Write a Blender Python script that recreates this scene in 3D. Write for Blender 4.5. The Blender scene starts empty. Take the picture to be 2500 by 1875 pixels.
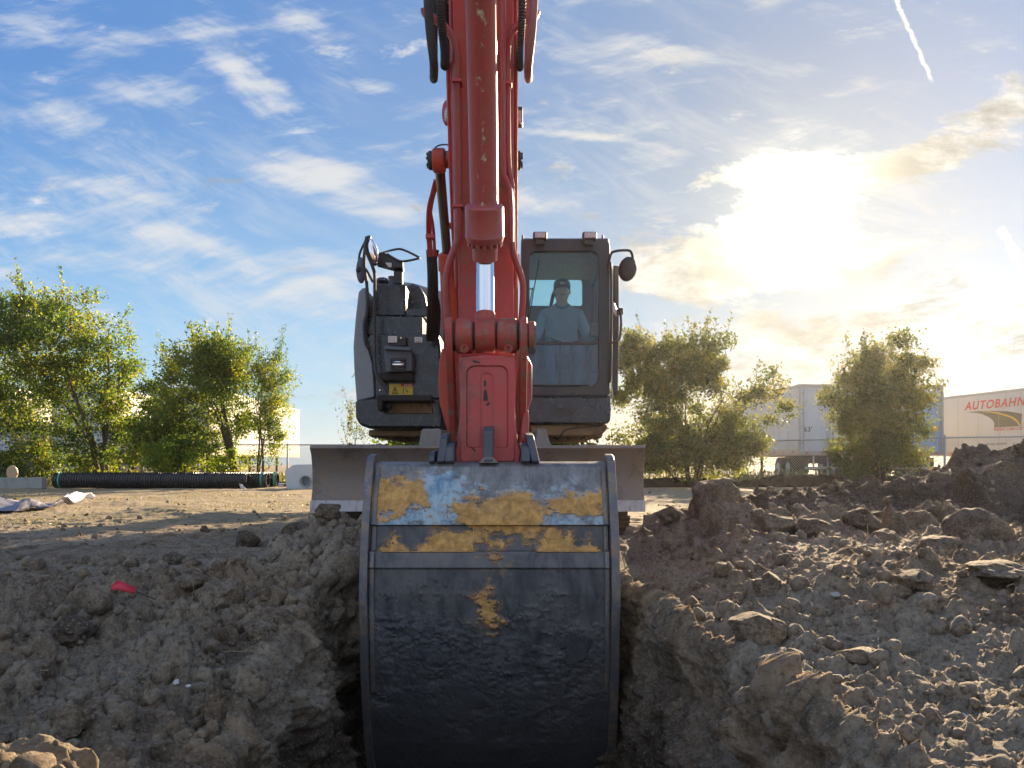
import bpy, bmesh, math, random
import numpy as np
from mathutils import Vector, Matrix
R = math.radians
random.seed(7); RNG = np.random.default_rng(11)
S = bpy.context.scene
COL = S.collection

# ------------------------------------------------------------------ camera, sky, sun, exposure
FPX, CX, HOR, CH = 1900.0, 1250.0, 1130.0, 0.78      # focal length, centre column and horizon row of the photo, eye height
def X(px, d): return (px-CX)/FPX*d
def Z(py, d): return CH+(HOR-py)/FPX*d
def P(px, py, d): return (X(px, d), d, Z(py, d))

cam = bpy.data.cameras.new('camera'); camo = bpy.data.objects.new('camera', cam); COL.objects.link(camo)
camo.location = (0, 0, CH); camo.rotation_euler = (R(90), 0, 0)
cam.sensor_width = 36; cam.lens = FPX/2500*36; cam.shift_y = (HOR-937.5)/2500
cam.clip_start = .05; cam.clip_end = 6000
S.camera = camo
S.render.resolution_x, S.render.resolution_y = 1024, 768
S.view_settings.view_transform = 'Standard'; S.view_settings.look = 'None'
S.view_settings.exposure = 1.8; S.view_settings.gamma = 1

SUN_AZ = 24.5; SUN_EL = 18.0
sd = Vector((math.sin(R(SUN_AZ))*math.cos(R(SUN_EL)), math.cos(R(SUN_AZ))*math.cos(R(SUN_EL)), math.sin(R(SUN_EL))))
sl = bpy.data.lights.new('sun', 'SUN'); slo = bpy.data.objects.new('sun', sl); COL.objects.link(slo)
sl.energy = 5.0; sl.angle = R(0.6); sl.color = (1, .77, .50)
slo.rotation_euler = (-sd).to_track_quat('-Z', 'Y').to_euler(); slo.location = (5, 20, 12)

W = bpy.data.worlds.new('World'); S.world = W; W.use_nodes = True
def build_world():
    nt = W.node_tree; N = nt.nodes; L = nt.links; N.clear()
    def n(t, **k):
        x = N.new(t)
        for a, b in k.items(): setattr(x, a, b)
        return x
    def m(op, a, b=None, c=None, clamp=False):
        x = n('ShaderNodeMath', operation=op, use_clamp=clamp)
        for i, v in enumerate((a, b, c)):
            if v is None: continue
            if isinstance(v, (int, float)): x.inputs[i].default_value = v
            else: L.new(v, x.inputs[i])
        return x.outputs[0]
    def ss(v, a, b, lo=0., hi=1.):
        x = n('ShaderNodeMapRange', interpolation_type='SMOOTHSTEP')
        L.new(v, x.inputs[0]); x.inputs[1].default_value = a; x.inputs[2].default_value = b
        x.inputs[3].default_value = lo; x.inputs[4].default_value = hi
        return x.outputs[0]
    def mixc(f, a, b, bt='MIX'):
        x = n('ShaderNodeMix', data_type='RGBA', blend_type=bt)
        if isinstance(f, (int, float)): x.inputs[0].default_value = f
        else: L.new(f, x.inputs[0])
        for i, v in ((6, a), (7, b)):
            if isinstance(v, tuple): x.inputs[i].default_value = v+(1,)
            else: L.new(v, x.inputs[i])
        return x.outputs[2]
    def comb(a, b, c=0.):
        x = n('ShaderNodeCombineXYZ')
        for i, v in enumerate((a, b, c)):
            if isinstance(v, (int, float)): x.inputs[i].default_value = v
            else: L.new(v, x.inputs[i])
        return x.outputs[0]
    def mapping(v, loc=(0,0,0), rot=0, sc=(1,1,1), t='TEXTURE'):
        x = n('ShaderNodeMapping', vector_type=t)
        L.new(v, x.inputs[0]); x.inputs[1].default_value = loc; x.inputs[2].default_value = (0,0,rot); x.inputs[3].default_value = sc
        return x.outputs[0]
    def noise(v, scale, detail=8, rough=.6, dist=0.):
        x = n('ShaderNodeTexNoise'); L.new(v, x.inputs['Vector'])
        x.inputs['Scale'].default_value = scale; x.inputs['Detail'].default_value = detail
        x.inputs['Roughness'].default_value = rough; x.inputs['Distortion'].default_value = dist
        return x.outputs[0]
    tc = n('ShaderNodeTexCoord'); vn = n('ShaderNodeVectorMath', operation='NORMALIZE'); L.new(tc.outputs['Generated'], vn.inputs[0])
    D = vn.outputs[0]; sp = n('ShaderNodeSeparateXYZ'); L.new(D, sp.inputs[0]); x_, y_, z_ = sp.outputs
    sky = n('ShaderNodeTexSky', sky_type='NISHITA'); sky.sun_disc = False
    sky.sun_elevation = R(SUN_EL); sky.sun_rotation = R(SUN_AZ); sky.air_density = 1.1; sky.dust_density = .8; sky.ozone_density = 2.2
    # angular coordinates of the sky dome (tangent of the bearing and of the elevation)
    ya = m('MAXIMUM', m('ABSOLUTE', y_), .08)
    u = m('DIVIDE', x_, ya); v = m('DIVIDE', z_, ya); UV = comb(u, v)
    front = ss(y_, .1, .35)
    def blob(px, py, rx, ry, rot, w):
        q = mapping(UV, ((px-CX)/FPX, (HOR-py)/FPX, 0), R(rot), (rx/FPX, ry/FPX, 1))
        l = n('ShaderNodeVectorMath', operation='LENGTH'); L.new(q, l.inputs[0])
        return ss(l.outputs['Value'], 1.0, .0, 0., w)
    cov = None
    for b in [(120,300,330,70,-8,.5),(620,190,330,90,-38,.75),(380,240,200,70,-10,.5),(760,430,290,75,-5,.95),(330,480,300,60,-12,.5),(90,560,260,80,-8,.6),
              (420,580,330,60,-20,.6),(780,700,300,120,8,.65),(920,520,260,80,5,.45),(300,650,330,50,-8,.5),(900,210,180,35,-15,.7),
              (760,50,120,140,30,.35),(130,60,350,60,-12,.45),(1400,330,220,16,-6,.6),(1650,130,450,45,-10,.45),(1290,500,160,60,-5,.35),
              (1380,240,90,28,-55,.4)]:
        o = blob(*b); cov = o if cov is None else m('ADD', cov, o)
    bulk = None
    for b in [(1950,440,330,120,-4,1.),(2190,400,260,60,10,.5),(1780,625,480,140,6,1.25),(2080,640,300,110,10,.8),(1950,540,200,200,0,.6),(2350,340,300,110,28,.85),(2470,220,130,90,40,.6),
              (1650,700,300,90,-12,.6),(2200,680,520,80,-6,.55),(2000,830,760,130,0,.8),(2420,780,350,70,0,.5),(900,1000,500,120,0,.35)]:
        o = blob(*b); bulk = o if bulk is None else m('ADD', bulk, o)
    cov = m('MULTIPLY', cov, front); bulk = m('MULTIPLY', bulk, front)
    # cirrus streaks drawn out by the wind
    wob = n('ShaderNodeTexNoise'); L.new(UV, wob.inputs['Vector']); wob.inputs['Scale'].default_value = 2.6; wob.inputs['Detail'].default_value = 3
    wv = n('ShaderNodeVectorMath', operation='MULTIPLY_ADD'); L.new(wob.outputs['Color'], wv.inputs[0]); wv.inputs[1].default_value = (.17,.10,0); L.new(UV, wv.inputs[2])
    n1 = noise(mapping(wv.outputs[0], (0,0,0), R(-17), (1.0,.27,1)), 4.2, 12, .64, .12)
    n2 = noise(mapping(wv.outputs[0], (3,1,0), R(12), (1.2,.22,1)), 7.0, 9, .62, .1)
    n3 = noise(UV, 2.3, 3, .5)
    cir = m('ADD', m('MULTIPLY', n1, .60), m('MULTIPLY', n2, .46))
    cd = m('ADD', cir, m('ADD', m('MULTIPLY', cov, .22), m('MULTIPLY', n3, .16)))
    cirrus = ss(cd, .60, .85, 0, .92)
    fine = noise(mapping(wv.outputs[0], (5,2,0), R(-27), (1.5,.34,1)), 6.5, 11, .68, .25)
    thin = m('MULTIPLY', m('MULTIPLY', ss(fine, .44, .70), ss(m('ADD', n3, m('MULTIPLY', cov, .25)), .40, .70)), .62)
    cirrus = m('MAXIMUM', cirrus, thin)
    # cumulus bank round the sun
    n4 = noise(mapping(wv.outputs[0], (0,2,0), R(4), (1,.42,1)), 8.5, 12, .66, .2)
    bd = m('ADD', m('MULTIPLY', n4, 1.5), m('MULTIPLY', bulk, .42))
    cum = ss(bd, .86, 1.10, 0, .95)
    ang = n('ShaderNodeVectorMath', operation='DOT_PRODUCT'); L.new(D, ang.inputs[0])
    gd = Vector(((1925-CX)/FPX, 1, (HOR-510)/FPX)).normalized(); ang.inputs[1].default_value = gd
    a = m('MULTIPLY', m('ARCCOSINE', m('MINIMUM', ang.outputs['Value'], .999999)), 180/math.pi)
    g1 = m('EXPONENT', m('MULTIPLY', m('POWER', m('DIVIDE', a, 4.5), 2.), -1.))
    g2 = m('EXPONENT', m('MULTIPLY', a, -1/9.))
    g3 = m('EXPONENT', m('MULTIPLY', a, -1/26.))
    # blue air, paler to the horizon, warm toward the sun
    K = 2.8
    low = ss(v, .55, 0., 0, 1)
    air = mixc(low, (.035,.20,.60), (.28,.56,.84))
    air = mixc(.82, sky.outputs[0], mixc(1., air, (K,K,K), 'MULTIPLY'))
    air = mixc(m('MULTIPLY', g3, .9), air, (.20*K,.28*K,.36*K))
    hz = m('MULTIPLY', ss(v, .19, .0), ss(a, 42, 10))
    air = mixc(m('MULTIPLY', hz, .7), air, (.80*K,.66*K,.46*K))
    cc = mixc(m('MULTIPLY', g3, 1.), (.74*K,.79*K,.86*K), (1.0*K,.91*K,.75*K))
    shade = ss(noise(mapping(wv.outputs[0], (0,1,0), R(3), (1,.4,1)), 8, 8, .65), .36, .66, .52, 1.15)
    ccs = n('ShaderNodeVectorMath', operation='SCALE'); L.new(cc, ccs.inputs[0]); L.new(shade, ccs.inputs['Scale'])
    col = mixc(m('MULTIPLY', cirrus, m('SUBTRACT', 1., m('MULTIPLY', g2, .3))), air, cc)
    col = mixc(cum, col, ccs.outputs[0])
    # vapour trails
    def seg(p0, p1, w, puff):
        a0 = Vector(((p0[0]-CX)/FPX, (HOR-p0[1])/FPX)); b0 = Vector(((p1[0]-CX)/FPX, (HOR-p1[1])/FPX))
        c = (a0+b0)/2; d = b0-a0; ln = d.length/2
        q = mapping(UV, (c.x, c.y, 0), math.atan2(d.y, d.x), (ln, w/FPX, 1))
        s2 = n('ShaderNodeSeparateXYZ'); L.new(q, s2.inputs[0])
        jag = m('MULTIPLY', m('SUBTRACT', noise(UV, puff, 4), .5), 2.4)
        ax = ss(m('ABSOLUTE', s2.outputs[0]), 1.05, .85); ay = ss(m('ABSOLUTE', m('ADD', s2.outputs[1], jag)), 1., .25)
        return m('MULTIPLY', m('MULTIPLY', ax, ay), front)
    tr = m('MAXIMUM', seg((2178,-20),(2277,200), 8, 90), seg((2440,555),(2530,700), 17, 80))
    col = mixc(m('MULTIPLY', tr, .9), col, (1.15*K,1.10*K,1.0*K))
    glow = n('ShaderNodeVectorMath', operation='SCALE'); glow.inputs[0].default_value = (1.0*K,.90*K,.62*K)
    veil = m('ADD', .22, m('MULTIPLY', m('MAXIMUM', cum, m('MULTIPLY', cirrus, .6)), .75))
    L.new(m('MULTIPLY', m('ADD', m('MULTIPLY', g1, 2.0), m('MULTIPLY', g2, .26)), veil), glow.inputs['Scale'])
    col = mixc(1., col, glow.outputs[0], 'ADD')
    # broken bright cloud added to the unseen sky behind the camera as fill light
    back = m('MULTIPLY', ss(y_, .05, -.35), ss(noise(D, 2.2, 6, .6), .36, .58, .35, 1.))
    col = mixc(back, col, (.78*K,.86*K,1.02*K))
    below = ss(z_, -.12, 0.)
    col = mixc(below, (.9,.9,.95), col)
    bg = n('ShaderNodeBackground'); L.new(col, bg.inputs[0]); bg.inputs[1].default_value = .10
    o = n('ShaderNodeOutputWorld'); L.new(bg.outputs[0], o.inputs[0])
build_world()
W.cycles.sampling_method = 'MANUAL'; W.cycles.sample_map_resolution = 1024

# ------------------------------------------------------------------ helpers
def tag(o, label=None, cat=None, group=None, kind=None):
    if label: o['label'] = label
    if cat: o['category'] = cat
    if group: o['group'] = group
    if kind: o['kind'] = kind
    return o
def empty(name, loc=(0,0,0), rz=0):
    o = bpy.data.objects.new(name, None); COL.objects.link(o); o.location = loc; o.rotation_euler = (0,0,rz)
    o.empty_display_size = .1
    return o
def world_org(o):
    v = Vector((0,0,0))
    while o is not None: v += Vector(o.location); o = o.parent
    return v
def smooth_sharp(me, ang=32):
    me.polygons.foreach_set('use_smooth', [True]*len(me.polygons))
    me.set_sharp_from_angle(angle=R(ang))
def rotm(a): return Matrix.Rotation(a, 3, 'Z')
class MB:
    def __init__(s): s.v = []; s.f = []
    def add(s, vs, fs):
        b = len(s.v); s.v += [tuple(v) for v in vs]; s.f += [tuple(i+b for i in f) for f in fs]; return s
    def box(s, x0, x1, y0, y1, z0, z1, tilt=None):
        vs = [(x,y,z) for x in (x0,x1) for y in (y0,y1) for z in (z0,z1)]
        if tilt:
            c = Vector(((x0+x1)/2,(y0+y1)/2,(z0+z1)/2)); vs = [c+tilt@(Vector(v)-c) for v in vs]
        return s.add(vs, [(0,1,3,2),(4,6,7,5),(0,4,5,1),(2,3,7,6),(0,2,6,4),(1,5,7,3)])
    def prism(s, pts, axis, a, b):
        """pts: 2-D outline; axis 'y': (x,z) outline, 'x': (y,z) outline, 'z': (x,y) outline"""
        def mk(p, t): return {'y': (p[0],t,p[1]), 'x': (t,p[0],p[1]), 'z': (p[0],p[1],t)}[axis]
        n = len(pts); vs = [mk(p,a) for p in pts]+[mk(p,b) for p in pts]
        return s.add(vs, [tuple(range(n))[::-1], tuple(range(n,2*n))]+[(i,(i+1)%n,n+(i+1)%n,n+i) for i in range(n)])
    def ring(s, outer, inner, axis, a, b):
        def mk(p, t): return {'y': (p[0],t,p[1]), 'x': (t,p[0],p[1]), 'z': (p[0],p[1],t)}[axis]
        n = len(outer); vs = [mk(p,a) for p in outer]+[mk(p,a) for p in inner]+[mk(p,b) for p in outer]+[mk(p,b) for p in inner]
        fs = []
        for i in range(n):
            j = (i+1)%n
            fs += [(i,j,n+j,n+i),(2*n+i,3*n+i,3*n+j,2*n+j),(i,2*n+i,2*n+j,j),(n+i,n+j,3*n+j,3*n+i)]
        return s.add(vs, fs)
    def tube(s, pts, r, n=8, closed=False, caps=True):
        pts = [Vector(p) for p in pts]; k = len(pts); rs = r if isinstance(r, (list,tuple)) else [r]*k
        prev = None; rings = []
        for i in range(k):
            if closed: t = pts[(i+1)%k]-pts[i-1]
            else: t = pts[min(i+1,k-1)]-pts[max(i-1,0)]
            t.normalize()
            if prev is None:
                a = Vector((0,0,1)) if abs(t.z) < .9 else Vector((0,1,0)); u = t.cross(a).normalized()
            else: u = (prev-t*prev.dot(t)).normalized()
            prev = u; w = t.cross(u)
            rings.append([pts[i]+(u*math.cos(2*math.pi*j/n)+w*math.sin(2*math.pi*j/n))*rs[i] for j in range(n)])
        vs = [v for q in rings for v in q]; fs = []
        for i in range(k if closed else k-1):
            a0 = i*n; b0 = ((i+1)%k)*n
            fs += [(a0+j, a0+(j+1)%n, b0+(j+1)%n, b0+j) for j in range(n)]
        if caps and not closed: fs += [tuple(range(n))[::-1], tuple(range((k-1)*n, k*n))]
        return s.add(vs, fs)
    def cyl(s, a, b, r, r2=None, n=24): return s.tube([a,b], [r, r if r2 is None else r2], n)
    def lathe(s, a, b, prof, n=28):
        """prof: (t along a->b in metres, radius)"""
        a = Vector(a); b = Vector(b); d = (b-a).normalized()
        return s.tube2([a+d*t for t,_ in prof], [r for _,r in prof], d, n)
    def tube2(s, pts, rs, t, n):
        a = Vector((0,0,1)) if abs(t.z) < .9 else Vector((0,1,0)); u = t.cross(a).normalized(); w = t.cross(u)
        vs = [p+(u*math.cos(2*math.pi*j/n)+w*math.sin(2*math.pi*j/n))*max(r,1e-4) for p,r in zip(pts,rs) for j in range(n)]
        fs = [(i*n+j, i*n+(j+1)%n, (i+1)*n+(j+1)%n, (i+1)*n+j) for i in range(len(pts)-1) for j in range(n)]
        fs += [tuple(range(n))[::-1], tuple(range((len(pts)-1)*n, len(pts)*n))]
        return s.add(vs, fs)
    def ellip(s, c, r, rot=None, nu=16, nv=10):
        c = Vector(c); vs = []; fs = []
        for i in range(nv+1):
            th = math.pi*i/nv
            for j in range(nu):
                ph = 2*math.pi*j/nu; q = Vector((r[0]*math.sin(th)*math.cos(ph), r[1]*math.sin(th)*math.sin(ph), r[2]*math.cos(th)))
                if rot is not None: q = rot@q
                vs.append(c+q)
        for i in range(nv):
            for j in range(nu): fs.append((i*nu+j,(i+1)*nu+j,(i+1)*nu+(j+1)%nu,i*nu+(j+1)%nu))
        return s.add(vs, fs)
    def build(s, name, mat, parent=None, bevel=0, seg=2, sharp=32):
        me = bpy.data.meshes.new(name); og = world_org(parent) if parent is not None else Vector((0,0,0))
        me.from_pydata([(v[0]-og.x, v[1]-og.y, v[2]-og.z) for v in s.v], [], s.f)
        bm = bmesh.new(); bm.from_mesh(me); bmesh.ops.remove_doubles(bm, verts=bm.verts, dist=1e-5)
        bmesh.ops.recalc_face_normals(bm, faces=bm.faces); bm.to_mesh(me); bm.free()
        me.materials.append(mat); smooth_sharp(me, sharp)
        o = bpy.data.objects.new(name, me); COL.objects.link(o)
        if parent is not None: o.parent = parent
        if bevel:
            b = o.modifiers.new('bevel', 'BEVEL'); b.width = bevel; b.segments = seg; b.limit_method = 'ANGLE'; b.angle_limit = R(35); b.harden_normals = True
        return o
def rrect(x0, x1, z0, z1, r, n=5):
    """rounded rectangle; r one radius or four (top right, top left, bottom left, bottom right)"""
    if not isinstance(r, (list,tuple)): r = [r]*4
    out = []
    for (cx, cz, a0, q) in ((x1-r[0], z1-r[0], 0, r[0]), (x0+r[1], z1-r[1], 90, r[1]), (x0+r[2], z0+r[2], 180, r[2]), (x1-r[3], z0+r[3], 270, r[3])):
        for i in range(n+1):
            a = R(a0+90*i/n); out.append((cx+q*math.cos(a), cz+q*math.sin(a)))
    return out
def pxo(pts, d): return [(X(a,d), Z(b,d)) for a, b in pts]
def bez(pts, n=6):
    """Catmull-Rom through 3-D points"""
    p = [Vector(q) for q in pts]; p = [p[0]*2-p[1]]+p+[p[-1]*2-p[-2]]; out = []
    for i in range(1, len(p)-2):
        for k in range(n):
            t = k/n; out.append(.5*((2*p[i])+(p[i+1]-p[i-1])*t+(2*p[i-1]-5*p[i]+4*p[i+1]-p[i+2])*t*t+(3*p[i]-p[i-1]-3*p[i+1]+p[i+2])*t**3))
    out.append(p[-2]); return out
def np_mesh(name, V, F, mat, parent=None, smooth=True, attrs=None):
    me = bpy.data.meshes.new(name); V = np.asarray(V, dtype=np.float32); F = np.asarray(F, dtype=np.int32)
    k = F.shape[1]; me.vertices.add(len(V)); me.vertices.foreach_set('co', V.ravel())
    me.loops.add(F.size); me.loops.foreach_set('vertex_index', F.ravel())
    me.polygons.add(len(F)); me.polygons.foreach_set('loop_start', np.arange(0, F.size, k, dtype=np.int32))
    me.polygons.foreach_set('use_smooth', np.full(len(F), smooth))
    me.update(calc_edges=True); me.materials.append(mat)
    for a, val in (attrs or {}).items():
        at = me.attributes.new(a, 'FLOAT', 'POINT'); at.data.foreach_set('value', np.asarray(val, dtype=np.float32).ravel())
    o = bpy.data.objects.new(name, me); COL.objects.link(o)
    if parent is not None: o.parent = parent
    return o
def copy_tree(o, parent=None):
    c = o.copy(); COL.objects.link(c)
    if parent is not None: c.parent = parent
    for ch in [q for q in bpy.data.objects if q.parent == o]: copy_tree(ch, c)
    return c
def text_mesh(name, txt, mat, parent, size, to_world, thick=.004, shear=0., bold=0., space=1.):
    cu = bpy.data.curves.new('txt', 'FONT'); cu.body = txt; cu.size = size; cu.shear = shear; cu.offset = bold; cu.space_character = space; cu.extrude = thick/2
    cu.resolution_u = 3
    to = bpy.data.objects.new('txt', cu); me = bpy.data.meshes.new_from_object(to)
    og = world_org(parent)
    for v in me.vertices: v.co = Vector(to_world(v.co.x, v.co.y, v.co.z))-og
    me.name = name; me.materials.clear(); me.materials.append(mat)
    o = bpy.data.objects.new(name, me); COL.objects.link(o); o.parent = parent
    bpy.data.objects.remove(to); bpy.data.curves.remove(cu)
    return o

# numpy noise ------------------------------------------------------
def _h(ix, iy, iz, s):
    h = (ix.astype(np.uint32)*np.uint32(374761393)+iy.astype(np.uint32)*np.uint32(668265263)+iz.astype(np.uint32)*np.uint32(2147483647)+np.uint32(s*1274126177 & 0xffffffff))
    h ^= h >> np.uint32(13); h *= np.uint32(1274126177); h ^= h >> np.uint32(16); h *= np.uint32(2246822519); h ^= h >> np.uint32(13)
    return (h & np.uint32(0xffff)).astype(np.float32)/65535., ((h >> np.uint32(16)) & np.uint32(0xffff)).astype(np.float32)/65535.
def vnoise(p, seed=0):
    f = np.floor(p); t = (p-f).astype(np.float32); t = t*t*t*(t*(t*6-15)+10); i = f.astype(np.int64)
    out = 0
    for dx in (0,1):
        wx = t[:,0] if dx else 1-t[:,0]
        for dy in (0,1):
            wy = t[:,1] if dy else 1-t[:,1]
            for dz in (0,1):
                wz = t[:,2] if dz else 1-t[:,2]
                out = out+wx*wy*wz*_h(i[:,0]+dx, i[:,1]+dy, i[:,2]+dz, seed)[0]
    return out*2-1
def fbm(p, scale, octv=4, seed=0, gain=.5, ridged=False):
    o = 0; a = 1.; tot = 0
    for k in range(octv):
        q = vnoise(p*(scale*2**k)+17.3*k, seed+k)
        if ridged: q = 1-2*np.abs(q)
        o = o+a*q; tot += a; a *= gain
    return o/tot
def clods(p, cell, seed=0, keep=.8):
    """rounded lumps: the highest of the balls scattered one to a cell"""
    q = p/cell; b = np.floor(q-.5).astype(np.int64); out = np.zeros(len(p), np.float32)
    for dx in (0,1):
        for dy in (0,1):
            for dz in (0,1):
                ix, iy, iz = b[:,0]+dx, b[:,1]+dy, b[:,2]+dz
                r1, r2 = _h(ix, iy, iz, seed); r3, r4 = _h(ix, iy, iz, seed+91)
                d2 = (ix+r1-q[:,0])**2+(iy+r2-q[:,1])**2+(iz+r3-q[:,2])**2
                rad = .26+.24*r4
                h = np.sqrt(np.maximum(0, rad*rad-d2))
                k1 = r3*6.283; k2 = ((r1*5.3+r2*3.1)%1.)*6.283
                pl = .62*rad+.75*((q[:,0]-ix-r1)*np.cos(k1)+(q[:,1]-iy-r2)*np.sin(k1)+(q[:,2]-iz-r3)*np.sin(k2))
                pl2 = .80*rad+1.1*((q[:,0]-ix-r1)*np.cos(k2)-(q[:,1]-iy-r2)*np.sin(k2))
                h = np.maximum(0, np.minimum(h, np.minimum(pl, pl2)))*((r1+r4*7)%1. < keep)
                out = np.maximum(out, h)
    return out*cell
def sstep(x, a, b):
    t = np.clip((x-a)/(b-a), 0, 1); return t*t*(3-2*t)

# ------------------------------------------------------------------ materials
class NT:
    def __init__(s, name):
        s.m = bpy.data.materials.new(name); s.m.use_nodes = True; s.t = s.m.node_tree; s.N = s.t.nodes; s.L = s.t.links; s.N.clear()
        s.out = s.N.new('ShaderNodeOutputMaterial'); s.tc = s.N.new('ShaderNodeTexCoord')
    def n(s, t, **k):
        x = s.N.new(t)
        for a, b in k.items(): setattr(x, a, b)
        return x
    def pin(s, sock, v):
        if isinstance(v, (int, float)): sock.default_value = v
        elif isinstance(v, tuple): sock.default_value = v+(1,) if len(v) == 3 and sock.type == 'RGBA' else v
        else: s.L.new(v, sock)
    def noise(s, scale, detail=6, rough=.6, dist=0., vec=None, sc=None, coord='Object'):
        v = vec or s.tc.outputs[coord]
        if sc:
            mp = s.n('ShaderNodeMapping'); s.L.new(v, mp.inputs[0]); mp.inputs[3].default_value = sc; v = mp.outputs[0]
        x = s.n('ShaderNodeTexNoise'); s.L.new(v, x.inputs['Vector']); x.inputs['Scale'].default_value = scale
        x.inputs['Detail'].default_value = detail; x.inputs['Roughness'].default_value = rough; x.inputs['Distortion'].default_value = dist
        return x.outputs[0]
    def ramp(s, v, a, b, lo=0., hi=1.):
        x = s.n('ShaderNodeMapRange', interpolation_type='SMOOTHSTEP'); s.L.new(v, x.inputs[0])
        for i, q in enumerate((a,b,lo,hi)): x.inputs[i+1].default_value = q
        return x.outputs[0]
    def mix(s, f, a, b, bt='MIX'):
        x = s.n('ShaderNodeMix', data_type='RGBA', blend_type=bt); s.pin(x.inputs[0], f); s.pin(x.inputs[6], a); s.pin(x.inputs[7], b); return x.outputs[2]
    def math(s, op, a, b=0., clamp=False):
        x = s.n('ShaderNodeMath', operation=op, use_clamp=clamp); s.pin(x.inputs[0], a); s.pin(x.inputs[1], b); return x.outputs[0]
    def attr(s, name):
        x = s.n('ShaderNodeAttribute', attribute_name=name); return x.outputs['Fac']
    def bump(s, h, strength=.3, dist=.01, nrm=None):
        x = s.n('ShaderNodeBump'); s.L.new(h, x.inputs['Height']); x.inputs['Strength'].default_value = strength; x.inputs['Distance'].default_value = dist
        if nrm is not None: s.L.new(nrm, x.inputs['Normal'])
        return x.outputs[0]
    def pbr(s, col, rough=.5, metal=0., nrm=None, spec=.5, **k):
        b = s.n('ShaderNodeBsdfPrincipled'); s.pin(b.inputs['Base Color'], col); s.pin(b.inputs['Roughness'], rough); s.pin(b.inputs['Metallic'], metal)
        b.inputs['Specular IOR Level'].default_value = spec
        if nrm is not None: s.L.new(nrm, b.inputs['Normal'])
        for a, v in k.items(): s.pin(b.inputs[a.replace('_',' ')], v)
        s.L.new(b.outputs[0], s.out.inputs[0]); return s.m
def worn(name, base, dark, rough=.45, metal=0., amt=.5, scale=3., bump=.15, dust=None, dusta=.4, spec=.5, coat=0., streak=(1,1,.35)):
    t = NT(name); a = t.noise(scale, 8, .65, .3, sc=streak); b = t.noise(scale*9, 6, .65)
    f = t.math('MULTIPLY', t.ramp(t.math('ADD', t.math('MULTIPLY', a, .7), t.math('MULTIPLY', b, .3)), .48, .66), amt)
    c = t.mix(f, base, dark)
    c = t.mix(t.ramp(t.noise(scale*.6, 4), .3, .7, 0, .25), c, tuple(q*.75 for q in base))
    r = t.ramp(b, .3, .7, rough-.08, rough+.15)
    if dust:
        g = t.math('MULTIPLY', t.ramp(t.noise(scale*1.7, 9, .7, .5), .45, .68), dusta); c = t.mix(g, c, dust); r = t.mix(g, t.mix(0., (rough,)*3, (rough,)*3), (.85,.85,.85)) if False else r
    return t.pbr(c, r, metal, t.bump(b, bump, .004), spec, Coat_Weight=coat, Coat_Roughness=.15)
M = {}
M['red'] = worn('red_paint', (.45,.036,.040), (.13,.05,.04), .42, 0, .8, 3.2, .12, dust=(.27,.10,.075), dusta=.5, coat=.25)
M['red_cyl'] = worn('red_cylinder_paint', (.34,.042,.048), (.20,.11,.09), .36, 0, .5, 2.4, .1, dust=(.25,.11,.10), dusta=.35, coat=.35)
M['red_worn'] = worn('red_worn_paint', (.36,.045,.035), (.085,.06,.05), .5, 0, 1., 9, .4, dust=(.17,.13,.10), dusta=.95)
M['red_orange'] = worn('orange_red_paint', (.47,.055,.025), (.16,.06,.04), .45, 0, .6, 5, .1, dust=(.22,.1,.07), dusta=.4)
M['black'] = worn('black_gloss_panel', (.009,.014,.024), (.03,.03,.034), .28, 0, .4, 2, .05, dust=(.045,.045,.05), dusta=.12, coat=.35)
M['black_rubber'] = worn('black_rubber', (.018,.018,.02), (.06,.055,.05), .6, 0, .6, 14, .3)
M['grey_panel'] = worn('grey_gloss_panel', (.17,.19,.22), (.1,.1,.11), .3, 0, .2, 1.5, .04, coat=.5)
M['dark_metal'] = worn('dark_metal', (.035,.037,.042), (.1,.07,.05), .45, .3, .5, 8, .2)
M['step_black'] = worn('matte_black_step', (.014,.014,.015), (.06,.05,.04), .75, 0, .6, 12, .5)
M['steel'] = worn('grey_steel', (.22,.22,.22), (.12,.10,.085), .5, .5, .7, 10, .3)
M['tan_under'] = worn('muddy_underside', (.22,.14,.07), (.03,.028,.025), .7, 0, .8, 6, .4)
M['blade'] = worn('rusty_blade_steel', (.20,.175,.155), (.085,.072,.066), .5, .15, .8, 3.5, .4, dust=(.24,.17,.10), dusta=.6, streak=(1,1,1))
M['blade_edge'] = worn('pale_worn_edge', (.44,.45,.48), (.12,.10,.09), .5, .1, .75, 22, .4)
M['ear'] = worn('dark_painted_ear', (.055,.07,.10), (.15,.15,.15), .4, .2, .5, 14, .2)
M['rubber_mud'] = worn('muddy_track_steel', (.13,.10,.075), (.05,.042,.035), .8, .1, .8, 10, .6)
M['white_label'] = worn('white_sticker', (.72,.72,.72), (.45,.45,.45), .5, 0, .3, 60, 0)
M['yellow_label'] = worn('yellow_sticker', (.62,.47,.05), (.4,.3,.05), .5, 0, .3, 60, 0)
M['red_label'] = worn('red_sticker', (.5,.03,.03), (.4,.03,.03), .5, 0, .2, 60, 0)
M['ink'] = worn('black_ink', (.02,.02,.02), (.03,.03,.03), .5, 0, .2, 60, 0)
M['white_ink'] = worn('white_ink', (.75,.75,.75), (.6,.6,.6), .5, 0, .2, 60, 0)
M['skin'] = worn('skin', (.58,.38,.29), (.50,.28,.2), .55, 0, .4, 20, .05)
M['shirt'] = worn('blue_sweatshirt', (.30,.44,.58), (.22,.33,.45), .9, 0, .5, 12, .3)
M['jeans'] = worn('blue_jeans', (.14,.25,.42), (.08,.15,.28), .9, 0, .6, 14, .3)
M['boot'] = worn('tan_boots', (.28,.24,.17), (.12,.1,.07), .8, 0, .6, 14, .3)
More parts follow.
